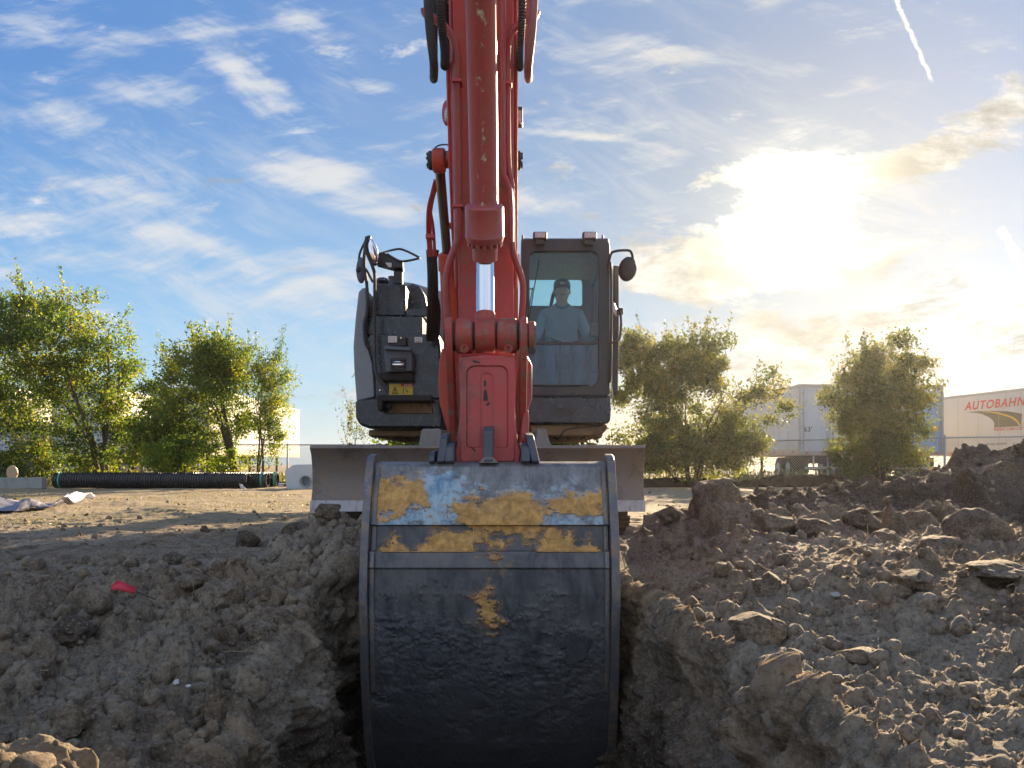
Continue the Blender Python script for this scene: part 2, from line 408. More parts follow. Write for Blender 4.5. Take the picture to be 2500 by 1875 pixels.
M['cap'] = worn('navy_cap', (.02,.028,.045), (.05,.055,.06), .85, 0, .6, 30, .2)
M['hair'] = worn('dark_hair', (.03,.02,.015), (.015,.01,.01), .6, 0, .6, 40, .3)
M['seat'] = worn('dark_seat_fabric', (.03,.035,.04), (.05,.05,.05), .9, 0, .6, 14, .3)
M['trim'] = worn('grey_cab_plastic', (.09,.115,.14), (.06,.07,.08), .6, 0, .4, 6, .1)
M['conc'] = worn('pale_concrete', (.50,.54,.58), (.30,.31,.32), .85, 0, .6, 4, .4)
M['pipe'] = worn('black_corrugated_plastic', (.022,.024,.028), (.07,.065,.06), .38, 0, .6, 3, .15)
M['strap'] = worn('green_strap', (.03,.32,.22), (.03,.2,.15), .6, 0, .3, 9, .1)
M['white_paint'] = worn('white_trailer_paint', (.56,.54,.51), (.42,.40,.37), .4, 0, .35, 1.2, .03, dust=(.5,.45,.38), dusta=.25)
M['trailer_rear'] = worn('pale_blue_rear_doors', (.50,.55,.62), (.35,.38,.42), .45, 0, .4, 2, .05)
M['trailer_rear_b'] = worn('blue_tinted_rear_doors', (.30,.42,.66), (.25,.33,.5), .45, 0, .4, 2, .05)
M['rail'] = worn('aluminium_rail', (.42,.40,.38), (.25,.24,.22), .45, .5, .5, 4, .1)
M['rail_tan'] = worn('tan_lower_rail', (.60,.44,.30), (.4,.3,.2), .5, 0, .4, 4, .1)
M['tyre'] = worn('tyre_rubber', (.02,.02,.02), (.06,.055,.05), .85, 0, .6, 9, .4)
M['galv'] = worn('galvanised_steel', (.34,.37,.41), (.2,.2,.2), .45, .6, .4, 8, .1)
M['orange_tag'] = worn('orange_sticker', (.72,.34,.05), (.5,.25,.05), .6, 0, .3, 9, 0)
M['red_letter'] = worn('red_lettering', (.58,.045,.04), (.45,.05,.04), .5, 0, .3, 9, 0)
M['brown_logo'] = worn('olive_brown_vinyl', (.10,.085,.045), (.07,.06,.035), .5, 0, .4, 3, 0)
M['yellow_line'] = worn('yellow_vinyl_line', (.70,.42,.05), (.6,.35,.05), .5, 0, .3, 9, 0)
M['grey_letter'] = worn('grey_lettering', (.12,.12,.13), (.2,.2,.2), .5, 0, .3, 9, 0)
M['silt'] = worn('black_silt_cloth', (.018,.018,.02), (.06,.05,.045), .9, 0, .7, 3, .4)
M['sheet'] = worn('grey_plastic_sheet', (.16,.16,.20), (.34,.34,.38), .35, 0, .8, 2.5, .2)
M['flag'] = worn('pink_plastic_flag', (.62,.035,.065), (.5,.03,.05), .45, 0, .3, 20, .05)
M['paper'] = worn('crumpled_paper', (.52,.52,.52), (.6,.6,.62), .8, 0, .4, 30, .3)
M['wood'] = worn('weathered_board', (.30,.31,.30), (.16,.15,.13), .8, 0, .7, 6, .3)
M['bark'] = worn('brown_bark', (.085,.062,.045), (.04,.03,.022), .9, 0, .7, 8, .5)
t = NT('chrome_rod'); M['chrome'] = t.pbr((.80,.83,.86), t.ramp(t.noise(20,4,sc=(1,1,.2)), .3,.7,.13,.24), 1.)
t = NT('brown_oily_rod'); M['oily'] = t.pbr((.26,.20,.14), .22, .9)
t = NT('mirror_glass'); M['mirror'] = t.pbr((.85,.87,.9), .06, 1.)
t = NT('amber_lens'); M['lens'] = t.pbr(t.mix(t.ramp(t.noise(60,3),.3,.7), (.55,.50,.50), (.32,.27,.27)), .18, .35, Coat_Weight=.6)
def glass(name, tint, refl=.12, dust=(.0,.025)):
    t = NT(name); tr = t.n('ShaderNodeBsdfTransparent'); tr.inputs[0].default_value = tint+(1,)
    gl = t.n('ShaderNodeBsdfGlossy'); gl.inputs['Roughness'].default_value = .04; gl.inputs[0].default_value = (.9,.95,1,1)
    df = t.n('ShaderNodeBsdfDiffuse'); df.inputs[0].default_value = (.25,.36,.46,1)
    fr = t.n('ShaderNodeFresnel'); fr.inputs[0].default_value = 1.5
    m1 = t.n('ShaderNodeMixShader'); t.L.new(t.math('ADD', fr.outputs[0], refl, True), m1.inputs[0]); t.L.new(tr.outputs[0], m1.inputs[1]); t.L.new(gl.outputs[0], m1.inputs[2])
    m2 = t.n('ShaderNodeMixShader'); t.L.new(t.ramp(t.noise(3,5), .3,.75,*dust), m2.inputs[0]); t.L.new(m1.outputs[0], m2.inputs[1]); t.L.new(df.outputs[0], m2.inputs[2])
    t.L.new(m2.outputs[0], t.out.inputs[0]); return t.m
M['glass'] = glass('tinted_cab_glass', (.80,.93,.94), -.01)
M['glass_low'] = glass('dusty_lower_glass', (.55,.74,.84), .01, (.02,.06))
def leafmat(name, c1, c2, c3, trans=.5):
    t = NT(name); g = t.n('ShaderNodeNewGeometry'); rp = g.outputs['Random Per Island']
    cl = t.ramp(t.noise(.9, 3), .38, .62)
    f = t.math('ADD', t.math('MULTIPLY', rp, .6), t.math('MULTIPLY', cl, .4))
    cr = t.n('ShaderNodeValToRGB'); t.L.new(f, cr.inputs[0]); e = cr.color_ramp.elements
    e[0].position = .15; e[0].color = c1+(1,); e[1].position = .9; e[1].color = c3+(1,); q = e.new(.55); q.color = c2+(1,)
    d = t.n('ShaderNodeBsdfPrincipled'); t.L.new(cr.outputs[0], d.inputs['Base Color']); d.inputs['Roughness'].default_value = .5
    tl = t.n('ShaderNodeBsdfTranslucent'); t.L.new(t.mix(1., cr.outputs[0], (2.6,2.3,.8), 'MULTIPLY'), tl.inputs[0])
    mx = t.n('ShaderNodeMixShader'); mx.inputs[0].default_value = trans
    t.L.new(d.outputs[0], mx.inputs[1]); t.L.new(tl.outputs[0], mx.inputs[2]); t.L.new(mx.outputs[0], t.out.inputs[0]); return t.m
M['leaf_green'] = leafmat('green_leaves', (.032,.068,.014), (.085,.145,.024), (.22,.22,.035), .5)
M['leaf_olive'] = leafmat('olive_autumn_leaves', (.045,.066,.028), (.095,.125,.046), (.18,.16,.06), .42)
M['leaf_lime'] = leafmat('bright_bush_leaves', (.07,.13,.02), (.15,.22,.03), (.28,.30,.05), .55)
M['grass'] = leafmat('grass_blades', (.06,.08,.025), (.11,.12,.04), (.20,.16,.08), .3)
def soil(name, far=True):
    t = NT(name); co = 'Object'
    a = t.noise(1.1, 5, .6, .4); b = t.noise(6, 8, .68, .6); c = t.noise(38, 8, .72); d = t.noise(160, 4, .7)
    dark = t.attr('dark'); dry = t.attr('dry'); gr = t.attr('green')
    c1 = t.mix(t.ramp(b, .36, .64), (.135,.094,.058), (.38,.290,.19))
    c1 = t.mix(t.ramp(a, .40, .62), c1, t.mix(t.ramp(c,.35,.65), (.27,.225,.165), (.43,.365,.27)))
    c1 = t.mix(t.ramp(c, .50, .72, 0, .6), c1, (.40,.345,.275))
    c1 = t.mix(t.ramp(c, .48, .32, 0, .75), c1, (.065,.048,.034))
    c1 = t.mix(t.ramp(t.noise(3.1, 6, .7, .8), .52, .68, 0, .55), c1, (.20,.135,.08))
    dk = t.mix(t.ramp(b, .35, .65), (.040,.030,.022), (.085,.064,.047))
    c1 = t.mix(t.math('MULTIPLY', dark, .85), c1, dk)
    tan = t.mix(t.ramp(t.noise(2.2, 8, .7, .5, sc=(.5,1.6,1)), .38, .62), (.40,.31,.195), (.28,.22,.14))
    tan = t.mix(t.ramp(t.noise(9, 6, .7, sc=(.6,1.8,1)), .48, .66, 0, .8), tan, (.12,.09,.065))
    c1 = t.mix(dry, c1, tan)
    c1 = t.mix(t.math('MULTIPLY', gr, t.ramp(t.noise(5, 8, .75), .42, .62)), c1, (.20,.19,.075))
    e = t.noise(75, 5, .75); c1 = t.mix(t.ramp(e, .52, .66, 0, .55), c1, (.46,.41,.34)); c1 = t.mix(t.ramp(e, .44, .32, 0, .6), c1, (.055,.042,.032))
    c1 = t.mix(t.ramp(d, .66, .74, 0, .75), c1, (.40,.38,.35))
    h = t.math('ADD', t.math('MULTIPLY', c, .8), t.math('MULTIPLY', d, .35))
    nr = t.bump(h, 1., .03)
    return t.pbr(c1, t.ramp(c, .3, .7, .78, .95), 0., nr, .25)
M['soil'] = soil('clay_soil')
# ------------------------------------------------------------------ terrain
def lipL(y): return -1.10-.10*np.sin(y*1.7)-.06*np.sin(y*4.1+1)+.26*sstep(y, 2.3, 1.8)
def lipR(y): return .80+.08*np.sin(y*2.1+.6)+.05*np.sin(y*4.7)+.30*sstep(y, 3.6, 1.8)
def gz(x, y):
    """ground height before roughness"""
    lL, lR = lipL(y), lipR(y); fL, fR = -.90+.34*sstep(y, 2.6, 1.9), .64+0*y
    z = np.zeros_like(x)
    rb = sstep(x, lR, lR+1.0)*(.05+.22*sstep(y, 2.2, 4.0))*(1-sstep(y, 6.6, 9.0))*(1-.6*sstep(x, 4.5, 7)); z = z+rb
    z = z+.30*np.exp(-((x+1.35)/.42)**2-((y-6.0)/.75)**2)+.26*np.exp(-((x-1.25)/.5)**2-((y-6.1)/.7)**2)
    z = z-.10*sstep(x, lL-1.1, lL)*(1-sstep(y, 4.2, 5.4))*(x < lL+.2)-.14*sstep(y, 3.6, 2.0)*(x < -.5)
    z = z+.37*np.exp(-((x+1.12)/.26)**2-((y-1.62)/.30)**2)
    z = z+.16*np.exp(-((x+5.0)/.9)**2-((y-11.5)/.6)**2)+.14*np.exp(-((x+8.2)/1.2)**2-((y-12.6)/.5)**2)+.10*np.exp(-((x+7.0)/.8)**2-((y-13.9)/.5)**2)
    dep = 1.95*(1-sstep(y, 6.0, 6.9))
    tL = np.clip((x-lL)/(fL-lL), 0, 1); tR = np.clip((lR-x)/(lR-fR), 0, 1)
    w = np.minimum(tL**1.15, tR**1.15)
    return z*(1-w)-dep*w
def rough_disp(Pn, x, y, z):
    """roughness along the normal and the soil attributes"""
    n0 = len(x); lL, lR = lipL(y), lipR(y)
    intr = (x > lL-.02) & (x < lR+.02) & (y < 6.9)
    near = 1-sstep(y, 6.4, 9.0)
    spoilR = sstep(x, lR-.1, lR+.25)*near
    spoilL = sstep(x, lL-2.6, lL-.6)*(1-sstep(y, 4.9, 6.2))*(x < lL+.05)+sstep(x, lL-.9, lL-.3)*(1-sstep(y, 6.3, 7.2))*(x < lL+.05)
    spoilL = np.clip(spoilL+(x < lL)*(1-sstep(y, 3.7, 5.4)), 0, 1)
    wall = intr.astype(np.float32)
    loose = np.clip(spoilR+spoilL, 0, 1)*(1-wall); lft = 1+.35*(x < 0)
    wp = Pn+.035*np.stack([vnoise(Pn*5, 3), vnoise(Pn*5, 4), vnoise(Pn*5, 5)], 1)+.020*np.stack([vnoise(Pn*19, 6), vnoise(Pn*19, 7), vnoise(Pn*19, 8)], 1)+.007*np.stack([vnoise(Pn*53, 9), vnoise(Pn*53, 10), vnoise(Pn*53, 11)], 1)
    pat = .5+.5*fbm(Pn, .8, 3, 40)
    d = np.zeros(n0, np.float32)
    big = clods(wp, .42, 1, .7); mid = clods(wp+.7, .20, 2, .8); sml = clods(wp+1.3, .095, 3, .85); tin = clods(wp+2.1, .045, 4, .9)
    lump = 1.1*big*sstep(pat, .30, .6)+1.05*mid+1.05*sml+.9*tin
    chunk = clods(wp+3.3, .30, 5, .75)*(x < 0)
    d += loose*(lump*lft+.7*chunk)*.95
    slab = fbm(wp*np.array([1,1,1.7]), 2.4, 5, 21, .55, True)
    strata = fbm(wp*np.array([.5,.5,3.]), 3.2, 4, 22, .6)
    d += wall*(.10*slab+.04*strata+.9*big+.75*mid*sstep(pat, .3, .6)+.6*sml*sstep(pat, .7, .45)+.6*tin+.034*fbm(Pn, 14, 4, 34, .7, True)+.05*fbm(Pn, 1.6, 3, 33))
    flat = 1-np.clip(loose+wall, 0, 1)
    fade = 1-.8*sstep(y, 18, 32)
    q = wp*np.array([.6,1.5,1])
    d += flat*fade*(.05*sstep(y, 13, 9)*fbm(wp*np.array([.28,2.2,1]), 1.5, 4, 52, .6, True)+.9*tin*sstep(pat, .45, .6)*(1-sstep(y, 12, 16))+.045*fbm(q, 1.3, 5, 50, .6)+.25*sml*sstep(pat, .5, .75)*(1-sstep(y, 9, 13))+.018*fbm(q, 9, 3, 60, .6)+.2*mid*sstep(pat, .62, .8)*sstep(y, 20, 9))
    d += .03*fbm(Pn, 17, 4, 70, .7, True)*(loose+wall)
    dark = np.clip(wall*sstep(z, -.15, -.75)+.35*loose*sstep(fbm(Pn, .9, 3, 80), -.1, .5)+wall*.35*sstep(fbm(Pn, 1.4, 3, 81), 0, .4)+flat*sstep(y, 9.5, 6.5)*.3+spoilR*sstep(y, 4.6, 6.4)*.55, 0, 1)  # trench term darkens with depth: shade put into the soil colour
    dry = np.maximum(flat*sstep(y, 7.6, 9.6), 1.*np.exp(-((x+1.1)/.4)**4-((y-1.6)/.42)**4))
    green = .5*flat*sstep(y, 9, 11)*(1-sstep(y, 17, 21))*sstep(fbm(Pn, .35, 3, 90), -.35, .25)
    return d, dark, dry, green
def build_ground():
    ys = list(np.linspace(-3, .75, 26)); y = .75
    while y < 12: ys.append(y); y += .0036*max(y, 1.3)
    while y < 70: ys.append(y); y += .013*y
    ys.append(70.); ys = np.array(ys); NC = 1000; EX = 14
    V = []; rows = len(ys); XS = np.empty((rows, NC)); ZS = np.empty((rows, NC))
    for i, y in enumerate(ys):
        Wd = min(.72*max(y, .6)+1.3, 39.0); xx = np.linspace(-Wd, Wd, 3600); zz = gz(xx, np.full_like(xx, y))
        al = np.concatenate([[0], np.cumsum(np.hypot(np.diff(xx), np.diff(zz)))])
        XS[i] = np.interp(np.linspace(0, al[-1], NC), al, xx); ZS[i] = np.interp(XS[i], xx, zz)
    YS = np.repeat(ys[:,None], NC, 1)
    # normals of the base surface
    gx = XS[:,2:]-XS[:,:-2]; gzc = ZS[:,2:]-ZS[:,:-2]; gx = np.pad(gx, ((0,0),(1,1)), 'edge'); gzc = np.pad(gzc, ((0,0),(1,1)), 'edge')
    nx = -gzc; nz = gx; ln = np.hypot(nx, nz)+1e-9; nx /= ln; nz /= ln
    pts = np.stack([XS.ravel(), YS.ravel(), ZS.ravel()], 1)
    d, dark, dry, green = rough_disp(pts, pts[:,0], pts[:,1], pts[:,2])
    e = np.ones(rows); e[0] = 0; e[-1] = 0; e = np.repeat(e, NC); ed = np.ones((rows, NC)); ed[:,:3] = [0,.3,.7]; ed[:,-3:] = [.7,.3,0]; d = d*e*ed.ravel()
    pts[:,0] += d*nx.ravel(); pts[:,2] += d*nz.ravel()
    G = pts.reshape(rows, NC, 3)
    # outer columns to x = +-40
    f = (np.linspace(0, 1, EX+1)[1:])**1.6
    Lc = G[:,:1,:]+(np.stack([np.full(rows,-40.), ys, np.zeros(rows)], 1)[:,None,:]-G[:,:1,:])*f[::-1][None,:,None]
    Rc = G[:,-1:,:]+(np.stack([np.full(rows,40.), ys, np.zeros(rows)], 1)[:,None,:]-G[:,-1:,:])*f[None,:,None]
    G = np.concatenate([Lc, G, Rc], 1); nc = G.shape[1]
    def padA(a): a = a.reshape(rows, NC); return np.concatenate([np.repeat(a[:,:1], EX, 1), a, np.repeat(a[:,-1:], EX, 1)], 1).ravel()
    dark, dry, green = padA(dark), padA(dry), padA(green)
    idx = np.arange(rows*nc).reshape(rows, nc)
    F = np.stack([idx[:-1,:-1], idx[:-1,1:], idx[1:,1:], idx[1:,:-1]], -1).reshape(-1, 4)
    # outer sheet to the horizon
    b = rows*nc; B = 250.
    ov = np.array([(-40,-3,0),(40,-3,0),(40,70,0),(-40,70,0),(-B,-B,0),(B,-B,0),(B,B,0),(-B,B,0)], float)
    of = np.array([(4,5,1,0),(5,6,2,1),(6,7,3,2),(7,4,0,3)])+b
    Vv = np.concatenate([G.reshape(-1,3), ov]); F = np.concatenate([F, of])
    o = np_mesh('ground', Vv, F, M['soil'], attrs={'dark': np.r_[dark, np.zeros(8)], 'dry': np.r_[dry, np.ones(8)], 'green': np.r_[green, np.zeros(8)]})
    tag(o, 'clay ground with the open trench cut through it', None, None, 'structure')
    return G
GROUND = build_ground()
_gy = GROUND[:,0,1].copy(); _gy = GROUND[:, GROUND.shape[1]//2, 1]
def ground_at(x, y):
    i = int(np.clip(np.searchsorted(_gy, y), 1, len(_gy)-1)); row = GROUND[i]
    return float(np.interp(x, row[:,0], row[:,2])) if True else 0.

def build_pile():
    nx, ny = 620, 420; x = np.linspace(1.25, 8.6, nx); y = np.linspace(5.1, 11.2, ny); XX, YY = np.meshgrid(x, y)
    ridge = 8.0-.10*(XX-2)
    Rz = np.interp(XX, [1.3,1.9,2.4,3.0,3.5,3.9,4.3,4.9,5.5,7.2,8.6], [-.1,.24,.42,.50,.52,.54,.70,.90,1.0,1.15,.9])
    s = (YY-ridge); g = np.exp(-np.abs(s/np.where(s < 0, 1.45, 1.2))**2.2)
    ex = np.minimum(1, np.minimum((XX-1.25)/.5, (8.6-XX)/.8)); ey = np.minimum(1, np.minimum((YY-5.1)/.5, (11.2-YY)/.5))
    Zb = -.15+(Rz+.15)*g*1.0; Zb = Zb*1.0+.06*fbm(np.stack([XX.ravel(), YY.ravel(), 0*XX.ravel()], 1), 1.1, 3, 5).reshape(XX.shape)
    Zb = np.where(np.minimum(ex, ey) < 1, Zb-(1-np.clip(np.minimum(ex, ey), 0, 1))*.45, Zb)
    gy_, gx_ = np.gradient(Zb, y, x); ln = np.sqrt(gx_**2+gy_**2+1)
    pts = np.stack([XX.ravel(), YY.ravel(), Zb.ravel()], 1)
    wp = pts+.06*np.stack([vnoise(pts*5, 13), vnoise(pts*5, 14), vnoise(pts*5, 15)], 1)+.02*np.stack([vnoise(pts*17, 16), vnoise(pts*17, 17), vnoise(pts*17, 18)], 1)
    d = .8*clods(wp, .5, 31, .75)+1.0*clods(wp, .24, 32, .9)+1.0*clods(wp, .12, 33, .9)+.8*clods(wp, .055, 34, .9)+.02*fbm(pts, 14, 3, 35)
    pts[:,0] -= d*(gx_/ln).ravel(); pts[:,1] -= d*(gy_/ln).ravel(); pts[:,2] += d*(1/ln).ravel()
    idx = np.arange(nx*ny).reshape(ny, nx); F = np.stack([idx[:-1,:-1], idx[:-1,1:], idx[1:,1:], idx[1:,:-1]], -1).reshape(-1, 4)
    dk = np.clip(.85+.5*fbm(pts, .8, 3, 36), 0, 1)
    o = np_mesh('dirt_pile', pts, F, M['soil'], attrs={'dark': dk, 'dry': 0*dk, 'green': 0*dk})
    tag(o, 'long heap of dark lumpy excavated soil in front of the fence', 'dirt pile')
    return pts.reshape(ny, nx, 3)
PILE = build_pile()
def pile_at(x, y):
    if not (1.4 < x < 8.4 and 5.3 < y < 11): return -9
    j = int((x-1.25)/(8.6-1.25)*619); i = int((y-5.1)/(11.2-5.1)*419); return float(PILE[i,j,2])
def surf(x, y): return max(ground_at(x, y), pile_at(x, y))

def ico(sub):
    bm = bmesh.new(); bmesh.ops.create_icosphere(bm, subdivisions=sub, radius=1); bm.verts.ensure_lookup_table()
    v = np.array([q.co[:] for q in bm.verts]); f = np.array([[w.index for w in q.verts] for q in bm.faces]); bm.free(); return v, f
IC = {k: ico(k) for k in (2,3,5)}
def rock(sub, seed, rough=.28):
    v, f = IC[sub]; r = 1+rough*fbm(v+seed*7.7, 1.1, 2, seed)*1.6+.16*fbm(v+seed*3.1, 3, 3, seed+5)
    rg = np.random.default_rng(seed); v = v*r[:,None]
    for _ in range(11):        # chisel flat facets
        n_ = rg.normal(size=3); n_ /= np.linalg.norm(n_); k = .66+.26*rg.random(); dd = v@n_; v = v-np.maximum(0, dd-k)[:,None]*n_*.85
    if sub > 3: v = v*(1+.05*fbm(v+seed, 6, 4, seed+9)[:,None]+.09*clods(v+seed, .34, seed, .7)[:,None]/.34)
    return v*np.array([1, .75+.35*rg.random(), .78+.2*rg.random()]), f
def build_loose():
    Vs = []; Fs = []; dk = []; b = 0; var = [rock(2, s) for s in range(10)]; var3 = [rock(3, s+20) for s in range(8)]; rg = np.random.default_rng(5)
    def put(x, y, s, sub3=False, dark=.3):
        nonlocal b
        v, f = (var3 if sub3 else var)[rg.integers(8)]
        a, c_, e_ = rg.random(3)*6.28; Rm = np.array(Matrix.Rotation(a,3,'Z')@Matrix.Rotation(c_,3,'X')@Matrix.Rotation(e_,3,'Y'))
        q = (v@Rm.T)*s+np.array([x, y, surf(x, y)+s*(.05+.35*rg.random())]); Vs.append(q); Fs.append(f+b); b += len(q); dk.append(np.full(len(q), dark*rg.random()*1.6))
    for _ in range(1300):      # right bank
        y = 1.2+5.8*rg.random()**1.3; x = lipR(y)+.05+rg.random()*(.72*y+1-lipR(y)); s = .008+.03*rg.random()**3
        put(x, y, s*min(1.4,.5+y/4), s > .028, .3)
    for _ in range(1500):      # left bank
        y = 1.3+5*rg.random()**1.2; x = lipL(y)-.02-rg.random()**1.3*(.72*y+1+lipL(y)); s = .008+.040*rg.random()**2.6
        put(x, y, s*min(1.4,.5+y/4), s > .025, .3)
    for _ in range(450):       # on the pile
        x = 1.6+6*rg.random(); y = 6+2.6*rg.random(); s = .015+.05*rg.random()**2.5; put(x, y, s, s > .04, .8)
    for _ in range(700):       # the flat ground
        y = 5+12*rg.random()**1.5; x = -1.3-rg.random()*.7*y; s = .01+.035*rg.random()**4; put(x, y, s, s > .03, .5)
    for _ in range(250):
        y = 8+12*rg.random(); x = .9+rg.random()*.5*y; put(x, y, .01+.04*rg.random()**3, False, .5)
    dk = np.clip(np.concatenate(dk), 0, 1)
    o = np_mesh('loose_soil', np.concatenate(Vs), np.concatenate(Fs), M['soil'], attrs={'dark': dk, 'dry': 0*dk, 'green': 0*dk})
    tag(o, 'countless crumbs and small clods of soil strewn over the banks', None, None, 'stuff')
build_loose()
def big_clod(px, py, d, wpx, label, seed, flat=1., dark=.3, name='soil_clod', cat='clod', sink=.42, mat=None, grp='large soil clods'):
    v, f = rock(5, seed, .32); s = wpx/2/FPX*d; x = X(px, d)
    q = v*s*np.array([1,1,flat]); rz = np.array(Matrix.Rotation(seed*1.3, 3, 'Z')); q = q@rz.T
    zc = Z(py, d)
    q = q+np.array([x, d, 0]); z0 = q[:,2].min(); base = surf(x, d)
    off = (base-z0)-sink*s*flat; q[:,2] += off
    c = np.array([x, d, base])
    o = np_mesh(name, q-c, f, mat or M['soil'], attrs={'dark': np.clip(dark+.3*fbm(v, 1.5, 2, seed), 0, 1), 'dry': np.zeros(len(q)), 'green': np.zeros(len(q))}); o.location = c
    return tag(o, label, cat, grp)
def dg(py, z=0.): return (CH-z)*FPX/(py-HOR)    # distance at which height z shows on row py
for a in [
    (603,1318,7.3,62,'pointed dark clod standing upright on the flat ground left of the bucket',101,1.25,.9),
    (728,1330,6.3,100,'broad dark clod heaped at the trench corner beside the blade edge',102,.9,.75),
    (690,1300,6.9,70,'brown clod half buried behind the broad dark one left of the bucket',103,.8,.6),
    (800,1345,6.0,85,'brown clod at the trench lip close against the left bucket side',104,.8,.5),
    (428,1375,5.9,52,'squat dark clod alone on the grey ground left of the trench',105,.9,.8),
    (300,1392,5.4,44,'small peaked dark clod lying left of the squat one on grey ground',106,1.1,.8),
    (545,1480,4.4,120,'grey angular block tipping off the left trench lip',107,.85,.1),
    (455,1465,4.6,80,'rounded brown clod between the pink flag and the grey block',108,.8,.3),
    (175,1555,3.4,118,'large dark brown boulder of clay on the left bank below the pink flag',109,.85,.95),
    (70,1620,3.0,110,'grey rounded clod near the left edge below the dark boulder',110,.8,.2),
    (160,1710,2.6,130,'pale brown clod low on the left bank above the sunlit hump',111,.7,.15),
    (640,1560,3.8,95,'bluish grey clod sunk in the left trench wall',112,.8,.2),
    (1740,1270,5.9,140,'tallest brown boulder of clay on the bank right of the bucket',151,1.05,.45),
    (1850,1300,5.6,90,'round brown clod just right of the tallest boulder',122,.85,.5),
    (1640,1290,5.9,70,'dark clod between the bucket and the tallest boulder',123,.9,.6),
    (2100,1290,5.5,110,'squarish clod with lit rim at the foot of the dirt pile',124,.9,.7),
    (1890,1325,5.2,100,'low rounded clod on the bank in front of the dirt pile',125,.7,.4),
    (1985,1330,5.1,95,'smooth lump between the low rounded clod and the squarish one',126,.8,.5),
    (2385,1370,4.6,165,'big rough boulder of clay at the pile foot near the right edge',127,.85,.5),
    (2290,1400,4.3,95,'mid sized clod leaning left of the big rough boulder',128,.8,.4),
    (2160,1345,4.8,80,'pale smooth clod on the bank under the squarish clod',129,.8,.1),
    (2440,1470,3.5,170,'broad flat greyish slab of clay near the right edge',130,.34,.3),
    (2230,1490,3.4,105,'oval clod left of the broad flat slab',131,.65,.3),
    (2100,1575,2.9,110,'thin pale slab lying aslant on the right bank',132,.38,.05),
    (1850,1620,3.3,140,'large hump of cracked clay on the right trench lip',133,.6,.25),
    (1880,1470,3.9,100,'brown clod in the middle of the right bank',134,.8,.5),
    ]: big_clod(*a)
for a in [(430,1650,3.0,18,'white pebble shaped like a star stuck in the left bank',141,.9,'paper'),
          (460,1690,3.0,14,'small pale round pebble just under the star shaped one',142,.8,'paper'),
          (2350,1630,2.3,26,'smooth pale oval pebble on the lower right bank',143,.6,'paper'),
          (2040,1515,3.5,26,'bluish flat pebble in the middle of the right bank',144,.7,'wood')]:
    big_clod(a[0], a[1], a[2], a[3], a[4], a[5], a[6], 0, 'pebble', 'pebble', .15, M[a[7]], 'loose pebbles')
